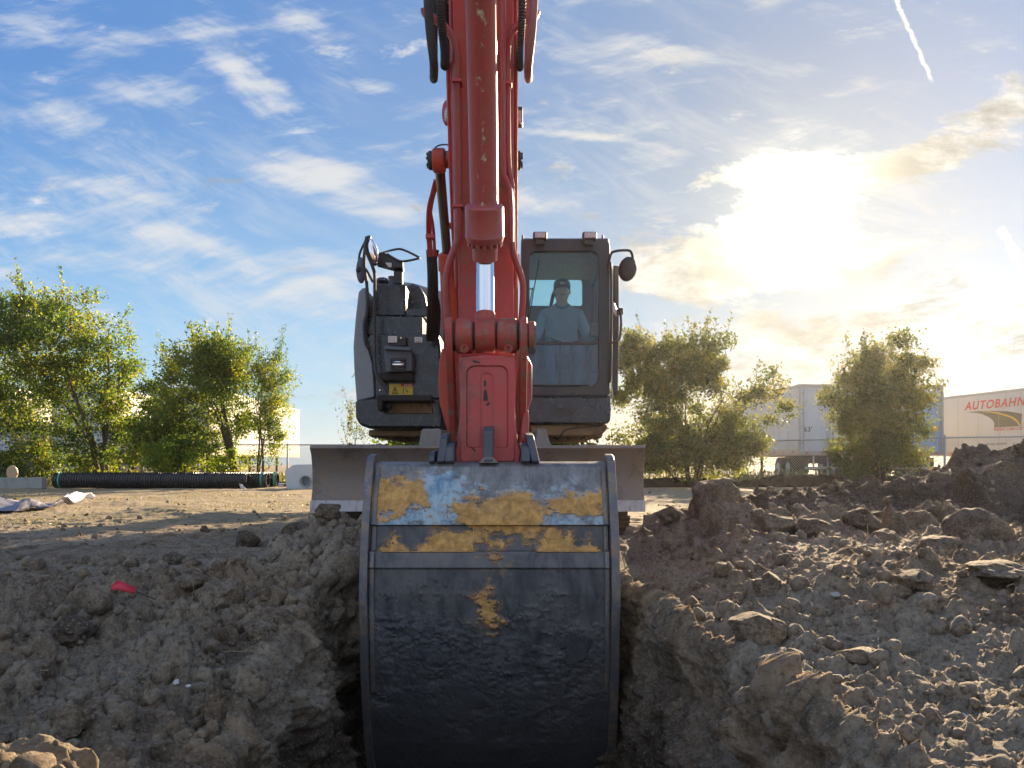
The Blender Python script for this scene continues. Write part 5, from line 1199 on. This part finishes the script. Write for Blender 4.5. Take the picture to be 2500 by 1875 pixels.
# ------------------------------------------------------------------ fences
def chain_fence(name, label, p0, p1, h, step=3.0):
    F_ = empty(name, (p0[0], p0[1], 0)); a = Vector((p0[0],p0[1],0)); b = Vector((p1[0],p1[1],0)); L_ = (b-a).length; d = (b-a).normalized(); n_ = int(L_/step)
    for k in range(n_+1):
        q = a+d*(L_*k/n_); MB().tube([q, q+Vector((0,0,h+.05)), q+Vector((0,0,h+.09))], [.035,.035,.012], 10).build('post', M['galv'], F_)
    MB().tube([a+Vector((0,0,h)), b+Vector((0,0,h))], .024, 8).build('top_rail', M['galv'], F_)
    vs = []; fs = []; w = .0035; st = .09; up = Vector((0,0,1)); nrm = Vector((-d.y,d.x,0))
    k = -h
    while k < L_:
        for sgn in (1, -1):
            s0, s1 = (k, k+h) if sgn > 0 else (k+h, k)
            z0, z1 = .03, h
            # clip to the panel
            pts = []
            for (s_, z_) in ((s0,z0),(s1,z1)): pts.append([s_, z_])
            (sa, za), (sb_, zb_) = pts
            def clip(s_, z_, so, zo):
                if s_ < 0: f = (0-s_)/(so-s_); return 0, z_+(zo-z_)*f
                if s_ > L_: f = (L_-s_)/(so-s_); return L_, z_+(zo-z_)*f
                return s_, z_
            if (sa < 0 and sb_ < 0) or (sa > L_ and sb_ > L_): continue
            A1 = clip(sa, za, sb_, zb_); B1 = clip(sb_, zb_, sa, za)
            qa = a+d*A1[0]+up*A1[1]; qb = a+d*B1[0]+up*B1[1]; t_ = (qb-qa)
            if t_.length < .05: continue
            t_.normalize(); side_ = nrm.cross(t_)*w; i = len(vs); off = nrm*w*sgn
            vs += [qa+side_+off, qa-side_+off, qb-side_+off, qb+side_+off]; fs.append((i,i+1,i+2,i+3))
        k += st
    MB().add(vs, fs).build('wire_mesh', M['galv'], F_)
    tag(F_, label, 'fence'); return F_
chain_fence('chain_link_fence', 'chain link fence in front of the white trailers left of the excavator', (X(-350,30),30.5), (X(1500,31),31.5), 1.50)
chain_fence('chain_link_fence', 'chain link fence before the trailers on the right behind the dirt pile', (X(1560,29.5),29.5), (X(2640,22.0),22.0), 1.55)
def build_silt():
    S_ = empty('silt_fence', (X(1790,25),25,0)); pts = [(1572,24.5,.30),(1640,24.8,.34),(1720,25,.30),(1800,25,.20),(1850,25,.28),(1900,25,.40),(1960,25.2,.42),(2020,25.4,.40),(2120,25.6,.35),(2320,25.8,.4)]
    vs = []; fs = []; N_ = 220; xs = np.linspace(1572, 2320, N_)
    for i, p_ in enumerate(xs):
        d = np.interp(p_, [q[0] for q in pts], [q[1] for q in pts]); h = np.interp(p_, [q[0] for q in pts], [q[2] for q in pts])+.03*math.sin(i*.9)*random.random()
        for k in range(5):
            f = k/4; vs.append((X(p_,d), d+.05*math.sin(i*.33+k)+.04*f*math.sin(i*.8), f*h-.02))
    for i in range(N_-1):
        for k in range(4): a = i*5+k; fs.append((a,a+5,a+6,a+1))
    c_ = MB().add(vs, fs).build('cloth', M['silt'], S_); so = c_.modifiers.new('t', 'SOLIDIFY'); so.thickness = .008
    for p_ in range(1585, 2320, 90):
        d = np.interp(p_, [q[0] for q in pts], [q[1] for q in pts]); MB().box(X(p_,d), X(p_,d)+.04, d+.06, d+.10, 0, .5).build('stake', M['wood'], S_)
    tag(S_, 'low black silt fence of cloth running under the right trees', 'silt fence')
build_silt()

# ------------------------------------------------------------------ yard things on the left
def pipe_obj(label, px0, px1, d, r, straps=(), dz=0):
    x0, x1 = X(px0,d), X(px1,d); P_ = empty('drain_pipe', (x0, d, 0)); L_ = x1-x0; n = int(L_/.078); prof = []
    for k in range(n):
        s = k*.078; prof += [(s,r-.028),(s+.010,r-.028),(s+.018,r),(s+.052,r),(s+.060,r-.028)]
    prof.append((L_, r-.028)); inner = [(L_, r-.05), (0, r-.05)]
    m_ = MB(); a = Vector((x0,d,r+dz)); pts = prof+inner; N_ = 40
    vs = [(x0+t_, d+q*math.cos(2*math.pi*j/N_), r+dz+q*math.sin(2*math.pi*j/N_)) for t_, q in pts for j in range(N_)]
    K_ = len(pts); fs = [(i*N_+j, i*N_+(j+1)%N_, ((i+1)%K_)*N_+(j+1)%N_, ((i+1)%K_)*N_+j) for i in range(K_) for j in range(N_)]
    MB().add(vs, fs).build('pipe_wall', M['pipe'], P_)
    for s in straps: MB().ring([(d+(r+.012)*math.cos(a_), r+dz+(r+.012)*math.sin(a_)) for a_ in np.linspace(0,2*math.pi,33)[:-1]], [(d+(r-.0)*math.cos(a_), r+dz+(r-.0)*math.sin(a_)) for a_ in np.linspace(0,2*math.pi,33)[:-1]], 'x', X(s,d), X(s,d)+.05).build('strap', M['strap'], P_)
    tag(P_, label, 'drain pipe', 'black corrugated drain pipes'); return P_
pipe_obj('long black corrugated drain pipe in front of the trees, green strap at its left end', 136, 607, 24.0, .245, (150,))
pipe_obj('black corrugated drain pipe with strap near its open end just behind the long one', 300, 655, 24.6, .24, (640,))
pipe_obj('rearmost black corrugated drain pipe whose open end shows beside the concrete block', 420, 678, 25.2, .24, (672,))
def block():
    d = 23.6; B_ = empty('concrete_block', (X(730,d), d, 0)); x0, x1 = X(695,d), X(790,d); z1 = Z(1140,d)
    o = pxo([(700,1198),(697,1170),(695,1147),(700,1143),(708,1142),(710,1137),(720,1134),(800,1133),(803,1198)], d)
    cx_, cz = X(746,d), Z(1175,d); n_ = 36; ang = np.linspace(0, 2*math.pi, n_+1)[:-1]
    outer = []
    for a in ang:   # cast each ray to the outline
        dx, dz = math.cos(a), math.sin(a); best = 9
        for i in range(len(o)):
            (ax, az), (bx, bz) = o[i], o[(i+1)%len(o)]; ex, ez = bx-ax, bz-az; den = dx*ez-dz*ex
            if abs(den) < 1e-9: continue
            t_ = ((ax-cx_)*ez-(az-cz)*ex)/den; u_ = ((ax-cx_)*dz-(az-cz)*dx)/den
            if t_ > 0 and -1e-6 <= u_ <= 1+1e-6: best = min(best, t_)
        outer.append((cx_+dx*best, cz+dz*best))
    inner = [(cx_+.155*math.cos(a), cz+.155*math.sin(a)) for a in ang]
    MB().ring(outer, inner, 'y', d, d+.5).build('body', M['conc'], B_, .012)
    MB().ring([(cx_+.185*math.cos(a), cz+.185*math.sin(a)) for a in ang], [(cx_+.156*math.cos(a), cz+.156*math.sin(a)) for a in ang], 'y', d-.02, d-.001).build('hole_ring', M['wood'], B_)
    MB().prism([(cx_+.15*math.cos(a), cz+.15*math.sin(a)) for a in ang], 'y', d+.3, d+.34).build('plug', M['conc_light'], B_)
    tag(B_, 'pale concrete catch basin block with a round hole left of the blade', 'concrete block')
M['conc_light'] = worn('bluish_plug', (.40,.50,.60), (.3,.36,.4), .8, 0, .4, 4, .2)
block()
d = 24.3; sg = MB().box(X(677,d), X(699,d), d, d+.03, Z(1188,d), Z(1176,d)).build('small_sign', M['sign_blue'] if 'sign_blue' in M else M['pipe'])
for k, w_ in enumerate((17,12)): 
    MB().box(X(680,d), X(680+w_,d), d-.004, d-.001, Z(1181.6+k*4,d), Z(1179+k*4,d)).build('lettering', M['white_ink'], sg)
tag(sg, 'small dark board with pale markings between the pipes and the concrete block', 'board')
d = 23.5; bd = MB().box(X(-60,d), X(102,d), d, d+.25, 0, Z(1166,d)).build('timber', M['wood'], None, .01); tag(bd, 'weathered grey timber baulk lying on the ground at the left edge', 'timber')
d = 25.0; m_ = MB().lathe(P(29,1154,d), P(29,1154,d+.3), [(0,.04),(.0,.24),(.03,.26),(.07,.26),(.08,.2)], 32)
c_ = P(29,1154,d); m_.v = [(c_[0]+(v[0]-c_[0])*.45, v[1], c_[2]+(v[2]-c_[2])*.9+.0) for v in m_.v]; o = m_.build('round_lid', M['lid']if 'lid' in M else M['rail_tan']); tag(o, 'tan round lid standing on edge behind the grey timber', 'lid')
# paper scrap at the pipe mouth
m_ = MB().prism([(X(585,23.6),Z(1181,23.6)),(X(592,23.6),Z(1183,23.6)),(X(604,23.6),Z(1196,23.6)),(X(596,23.6),Z(1199,23.6)),(X(590,23.6),Z(1196,23.6))], 'y', 23.55, 23.58); o = m_.build('paper_scrap', M['paper']); tag(o, 'white paper scrap leaning at the mouth of the long drain pipe', 'paper')
def sheet():
    n, k = 90, 16; V = []; Fc = []
    for i in range(n+1):
        u = i/n; px = -40+u*245; d0 = np.interp(px, [-40,60,150,205], [12.2,12.0,12.6,13.4])
        hw = .32+.12*math.sin(u*9)
        for j in range(k+1):
            v = j/k; x = X(px, d0); y = d0+(v-.5)*2*hw
            h = .02+.5*.14*abs(math.sin(u*7.5+v*1.8))*(.4+.6*math.sin(v*math.pi))+.10*math.sin(v*math.pi)*(1+math.sin(u*15+v*3))*.5+.16*math.exp(-((u-.93)/.07)**2)*v
            V.append((x, y, h+max(0, surf(x, y))))
    for i in range(n):
        for j in range(k): a = i*(k+1)+j; Fc.append((a,a+k+1,a+k+2,a+1))
    o = MB().add(V, Fc).build('plastic_sheet', M['sheet'], sharp=60); s = o.modifiers.new('t','SOLIDIFY'); s.thickness = .008
    tag(o, 'crumpled grey plastic sheet lying on the sunlit ground at the left edge', 'sheet')
sheet()
def flag():
    d = 4.2; x = X(297,d); z = surf(x, d); zt = max(Z(1444,d), max(surf(X(p_,d), d-.02) for p_ in range(262,334,6))+.075)
    f = empty('marker_flag', (x, d, z)); v = [(X(265,d),d-.02,zt-.055),(X(285,d),d,zt),(X(291,d),d+.01,zt-.003),(X(330,d),d+.02,zt-.045),(X(329,d),d-.01,zt-.07),(X(290,d),d-.02,zt-.045)]
    o = MB().add(v, [(0,1,2,5),(5,2,3,4)]).build('flag_sheet', M['flag'], f); s = o.modifiers.new('t','SOLIDIFY'); s.thickness = .004
    MB().tube([(X(331,d),d+.01,zt-.06),(X(370,d),d+.05,zt-.11)], .003, 6).build('wire', M['ink'], f)
    tag(f, 'bright pink marker flag lying folded on the left bank', 'flag')
flag()
# ------------------------------------------------------------------ trees and bushes
def foliage(name, label, cat, blobs, d, base_px, nclump, nleaf, mat, seed, stems=5, leaf=.1, wisps=30, spread=.26, trunk_r=.09, depth=1.6, group=None, twig=True):
    """blobs: crown ellipses (px, py, rx, ry, weight) at distance d; leaves sit in clumps on twigs"""
    rg = np.random.default_rng(seed); x0 = X(base_px, d); T = empty(name, (x0, d, 0)); og = np.array([x0, d, 0.])
    w = np.array([b[4]*b[2]*b[3] for b in blobs], float); w /= w.sum(); C = []
    while len(C) < nclump:
        b = blobs[rg.choice(len(blobs), p=w)]; q = rg.normal(size=3); q /= np.linalg.norm(q); q *= rg.random()**(1/2.6)
        rx, rz = b[2]/FPX*d, b[3]/FPX*d; c = np.array([X(b[0],d)+q[0]*rx, d+q[1]*min(rx, depth), Z(b[1],d)+q[2]*rz])
        if c[2] < .15: continue
        C.append(c)
    C = np.array(C)
    # keep gaps: drop clumps where a coarse noise is low
    g = fbm(C, .85, 2, seed+3)+.15*rg.random(len(C)); C = C[np.argsort(-g)[:int(len(C)*.74)]]
    nodes = []; par = []; rad = []
    br = MB(); hmax = C[:,2].max()
    paths = []
    for s in range(stems):
        a = rg.random()*6.28; top = C[rg.integers(len(C))]; top = np.array([x0+(top[0]-x0)*.55, d+(top[1]-d)*.5, hmax*(.55+.25*rg.random())])
        p0 = np.array([x0+.18*math.cos(a), d+.18*math.sin(a), -.05]); pts = []
        for k in range(9):
            t_ = k/8; q = p0+(top-p0)*t_+np.array([.10*math.sin(k*1.3+a), .1*math.cos(k*1.7+a), 0])*t_; q[:2] = q[:2]-(1-t_)*t_*.5*(top-p0)[:2]; pts.append(q)
        paths.append((pts, trunk_r*(.6+.5*rg.random())))
        nodes += pts
    nodes = [np.array(q) for q in nodes]
    order = np.argsort(np.linalg.norm(C-np.array([x0,d,hmax*.35]), axis=1)); lw = []
    NA = np.array(nodes)
    for i in order:
        c = C[i]; dd = NA-c; cost = np.linalg.norm(dd, axis=1)+np.where(NA[:,2] > c[2]-.05, 1.5, 0); j = int(np.argmin(cost)); a0 = NA[j]
        mid = (a0+c)/2+np.array([0,0,-.12])+rg.normal(size=3)*.06; pts = [a0, a0*.5+mid*.5, mid, c*.5+mid*.5, c]
        ln = np.linalg.norm(c-a0); r0 = min(.03, .006+.012*ln); lw.append((pts, r0)); NA = np.concatenate([NA, np.array([mid, c])])
    for pts, r in paths: br.tube(pts, [r*(1-.85*k/(len(pts)-1)) for k in range(len(pts))], 7)
    for pts, r in lw: br.tube(pts, [r, r*.8, r*.6, r*.45, .004], 4, caps=False)
    # shoots standing out of the crown
    P0 = []
    tops = C[np.argsort(-(C[:,2]+.35*np.abs(C[:,0]-x0)))][:max(wisps*2, 8)]
    for k in range(wisps):
        c = tops[rg.integers(len(tops))]; out = np.array([(c[0]-x0)*.16+rg.normal()*.12, rg.normal()*.1, .35+.75*rg.random()**1.5]); e = c+out; br.tube([c, (c+e)/2+rg.normal(size=3)*.02, e], [.006,.004,.002], 4, caps=False)
        m_ = rg.integers(14, 46); t_ = rg.random(m_)[:,None]; P0.append(c+out*t_+rg.normal(size=(m_,3))*.045)
    br.build('trunk', M['bark'], T)
    # leaves
    wv = rg.random(len(C))**2.2+.06; wv /= wv.sum(); ci = rg.choice(len(C), nleaf, p=wv); sp_ = spread*(.5+.75*rg.random(len(C)))[ci][:,None]
    Lp = C[ci]+np.clip(rg.normal(size=(nleaf,3)), -1.7, 1.7)*sp_*np.array([1,1,.75]); Lp = np.concatenate([Lp]+P0); Lp = Lp[Lp[:,2] > .03]; n = len(Lp)
    ax = rg.normal(size=(n,3)); ax[:,2] -= .5; ax /= np.linalg.norm(ax, axis=1)[:,None]; up = rg.normal(size=(n,3)); s1 = np.cross(ax, up); s1 /= np.linalg.norm(s1, axis=1)[:,None]; nr_ = np.cross(ax, s1)
    sz = leaf*(.6+.8*rg.random(n))[:,None]; wd = sz*.27
    V = np.stack([Lp-ax*sz*.5, Lp+s1*wd-ax*sz*.02+nr_*sz*.05, Lp+ax*sz*.5, Lp-s1*wd-ax*sz*.02+nr_*sz*.05], 1).reshape(-1,3)
    F = np.arange(4*n).reshape(n,4); np_mesh('crown', V-og, F, M[mat], T, smooth=False)
    tag(T, label, cat, group); return T
foliage('tree', 'tall dense broad green tree at the left edge behind the long drain pipe', 'tree',
    [(30,900,190,190,1),(180,850,150,130,1.2),(230,960,120,150,1.2),(60,780,110,90,.9),(150,760,110,70,.8),(270,880,70,110,.9),(120,1040,190,90,.7),(-120,900,180,220,.8),(250,1090,110,60,.9),(330,1020,60,90,.7)], 26.5, 250, 620, 62000, 'leaf_green', 1, 6, .108, 70, .27, .11, 2.2)
foliage('tree', 'medium green tree in the middle of the left row with many thin stems', 'tree',
    [(510,960,105,95,1.2),(520,870,85,65,1),(470,1030,90,80,1),(570,1010,60,80,.8),(430,900,55,60,.5),(560,880,60,50,.7),(400,1060,50,60,.8),(510,1080,120,50,1),(350,1090,50,50,.7),(375,1000,50,70,.7)], 26.0, 575, 440, 42000, 'leaf_green', 2, 5, .10, 60, .23, .08, 1.6)
foliage('tree', 'slender sparse yellow green tree nearest the concrete block', 'tree',
    [(655,960,55,100,1),(670,1050,45,70,.9),(640,880,50,55,.5),(715,960,55,70,.35),(700,1060,40,60,.4),(640,1110,40,40,.6)], 25.6, 640, 220, 9500, 'leaf_green', 3, 3, .075, 60, .17, .05, .9)
foliage('bush', 'bright lime green bush between the first two left trees behind the long pipe', 'bush',
    [(420,1120,70,45,1),(480,1130,60,38,1),(545,1130,50,34,.6)], 25.3, 440, 110, 9000, 'leaf_lime', 4, 5, .085, 10, .17, .03, .9)
foliage('bush', 'low dark green bush under the tall tree at the left edge', 'bush',
    [(50,1110,90,50,1),(150,1130,80,35,.8),(230,1130,60,30,.6)], 27.0, 60, 110, 9000, 'leaf_green', 5, 5, .085, 10, .18, .03, .9)
foliage('tree', 'spreading olive green tree directly right of the excavator cab', 'tree',
    [(1560,930,75,110,1),(1640,900,90,90,1),(1720,890,90,80,1.1),(1740,980,110,80,1),(1620,1030,120,90,1.1),(1760,1070,100,70,1.1),(1570,1080,70,70,1.2),(1660,1110,120,50,1.2),(1800,1110,80,35,.8),(1840,930,70,50,.45),(1900,900,50,45,.2),(1880,1000,60,60,.35),(1745,820,40,45,.4),(1550,850,35,60,.4)], 24.5, 1700, 720, 52000, 'leaf_olive', 6, 7, .10, 80, .22, .08, 2.0)
foliage('tree', 'dense olive tree standing alone in front of the trailers on the right', 'tree',
    [(2150,940,90,85,1.2),(2180,880,70,55,1),(2100,900,60,45,.6),(2070,870,45,30,.35),(2160,1040,95,90,1.1),(2230,930,50,70,.7),(2060,990,60,60,.6),(2140,1110,110,50,1.2)], 24.0, 2150, 480, 42000, 'leaf_olive', 7, 6, .10, 60, .21, .08, 1.5)
foliage('bush', 'yellow green undergrowth at the foot of the tree right of the blade', 'bush',
    [(1590,1110,50,45,1),(1650,1130,70,30,1),(1760,1140,80,25,.7)], 25.2, 1640, 120, 9000, 'leaf_lime', 8, 5, .08, 8, .16, .03, .8)
foliage('bush', 'small sparse bush showing between the left fence end and the blade', 'bush',
    [(868,1030,30,45,1),(850,1060,30,30,.6)], 27, 875, 26, 420, 'leaf_olive', 9, 3, .075, 10, .2, .02, .5)
foliage('hedge', 'thick overgrown hedge seen under the excavator deck, its hidden bulk added to shade the ground', 'hedge',  # height and place set to cast shadow over the left ground
    [(985,960,60,120,1),(1060,900,90,130,1),(1180,900,100,130,1.1),(1290,930,90,130,1.1),(1380,960,60,120,1),(1000,1060,80,60,.7),(1200,1080,150,40,.8),(1360,1080,80,40,.7)], 14.8, 1180, 330, 30000, 'leaf_green', 10, 7, .10, 0, .24, .06, 1.0)
def weeds():
    rg = np.random.default_rng(3); n = 26000; px = rg.random(n)*2900-200; d = 25.5+5.5*rg.random(n); x = (px-CX)/FPX*d
    h = .12+.5*np.clip(fbm(np.stack([x, d, 0*x], 1), .7, 3, 4)+.4, 0, 1); z = rg.random(n)**1.2*h
    Lp = np.stack([x, d, z], 1); ax = rg.normal(size=(n,3))*.5; ax[:,2] += 1.; ax /= np.linalg.norm(ax, axis=1)[:,None]; s1 = np.cross(ax, rg.normal(size=(n,3))); s1 /= np.linalg.norm(s1, axis=1)[:,None]
    sz = (.09+.1*rg.random(n))[:,None]; V = np.stack([Lp-ax*sz*.5, Lp+s1*sz*.16, Lp+ax*sz*.5, Lp-s1*sz*.16], 1).reshape(-1,3)
    o = np_mesh('weeds', V, np.arange(4*n).reshape(n,4), M['grass'], smooth=False); tag(o, 'rough weeds and grass along both fences', None, None, 'stuff')
    n = 7000; d = 9.5+12*rg.random(n); x = -(.12+.6*rg.random(n))*d; keep = fbm(np.stack([x, d, 0*x], 1), .5, 3, 8) > .12; x, d = x[keep], d[keep]; n = len(x)
    Lp = np.stack([x, d, .02+.02*rg.random(n)], 1); ax = rg.normal(size=(n,3))*.5; ax[:,2] += .8; ax /= np.linalg.norm(ax, axis=1)[:,None]; s1 = np.cross(ax, rg.normal(size=(n,3))); s1 /= np.linalg.norm(s1, axis=1)[:,None]
    sz = (.03+.03*rg.random(n))[:,None]; V = np.stack([Lp-ax*sz*.5, Lp+s1*sz*.13, Lp+ax*sz*.5, Lp-s1*sz*.13], 1).reshape(-1,3)
    o = np_mesh('grass', V, np.arange(4*n).reshape(n,4), M['grass'], smooth=False); tag(o, 'thin short grass in patches on the sunlit ground', None, None, 'stuff')
weeds()
def roots():
    rg = np.random.default_rng(23); b = MB()
    for k in range(150):
        if k < 70: y = 2.2+3.5*rg.random(); x = lipR(y)+.02+rg.random()*2.2
        elif k < 110: y = 2.2+3.2*rg.random(); x = lipL(y)-rg.random()*1.0
        else: x = 2+4*rg.random(); y = 6.2+1.8*rg.random()
        z = surf(x, y)+.005; q = [np.array([x,y,z])]; dr = rg.normal(size=3); dr[2] = abs(dr[2])*.5
        for j in range(5): dr = dr+rg.normal(size=3)*.7; dr[2] -= .15; q.append(q[-1]+dr/np.linalg.norm(dr)*(.012+.02*rg.random()))
        b.tube(q, .0014+.001*rg.random(), 4, caps=False)
    q = bez([(X(820,4.1),4.1,Z(1500,4.1)),(X(812,4.0),4.0,Z(1530,4.0)),(X(832,3.95),3.95,Z(1580,3.95)),(X(838,3.9),3.9,Z(1610,3.9))], 5)
    o = b.build('rootlets', M['root']); tag(o, 'fine pale rootlets sticking out of the soil banks', None, None, 'stuff')
M['root'] = worn('pale_roots', (.40,.30,.18), (.2,.14,.09), .9, 0, .6, 20, .1)
roots()

# ------------------------------------------------------------------ thin warm haze round the whole scene
def build_haze():
    m = bpy.data.materials.new('thin_haze'); m.use_nodes = True; nt = m.node_tree; nt.nodes.clear()
    v = nt.nodes.new('ShaderNodeVolumePrincipled'); v.inputs['Color'].default_value = (1, .97, .92, 1); v.inputs['Density'].default_value = .00032; v.inputs['Anisotropy'].default_value = .71
    o = nt.nodes.new('ShaderNodeOutputMaterial'); nt.links.new(v.outputs[0], o.inputs['Volume'])
    tag(MB().box(-260, 260, -260, 260, -3.2, 8).build('haze', m), 'thin warm haze lit by the low sun', None, None, 'stuff')
build_haze()
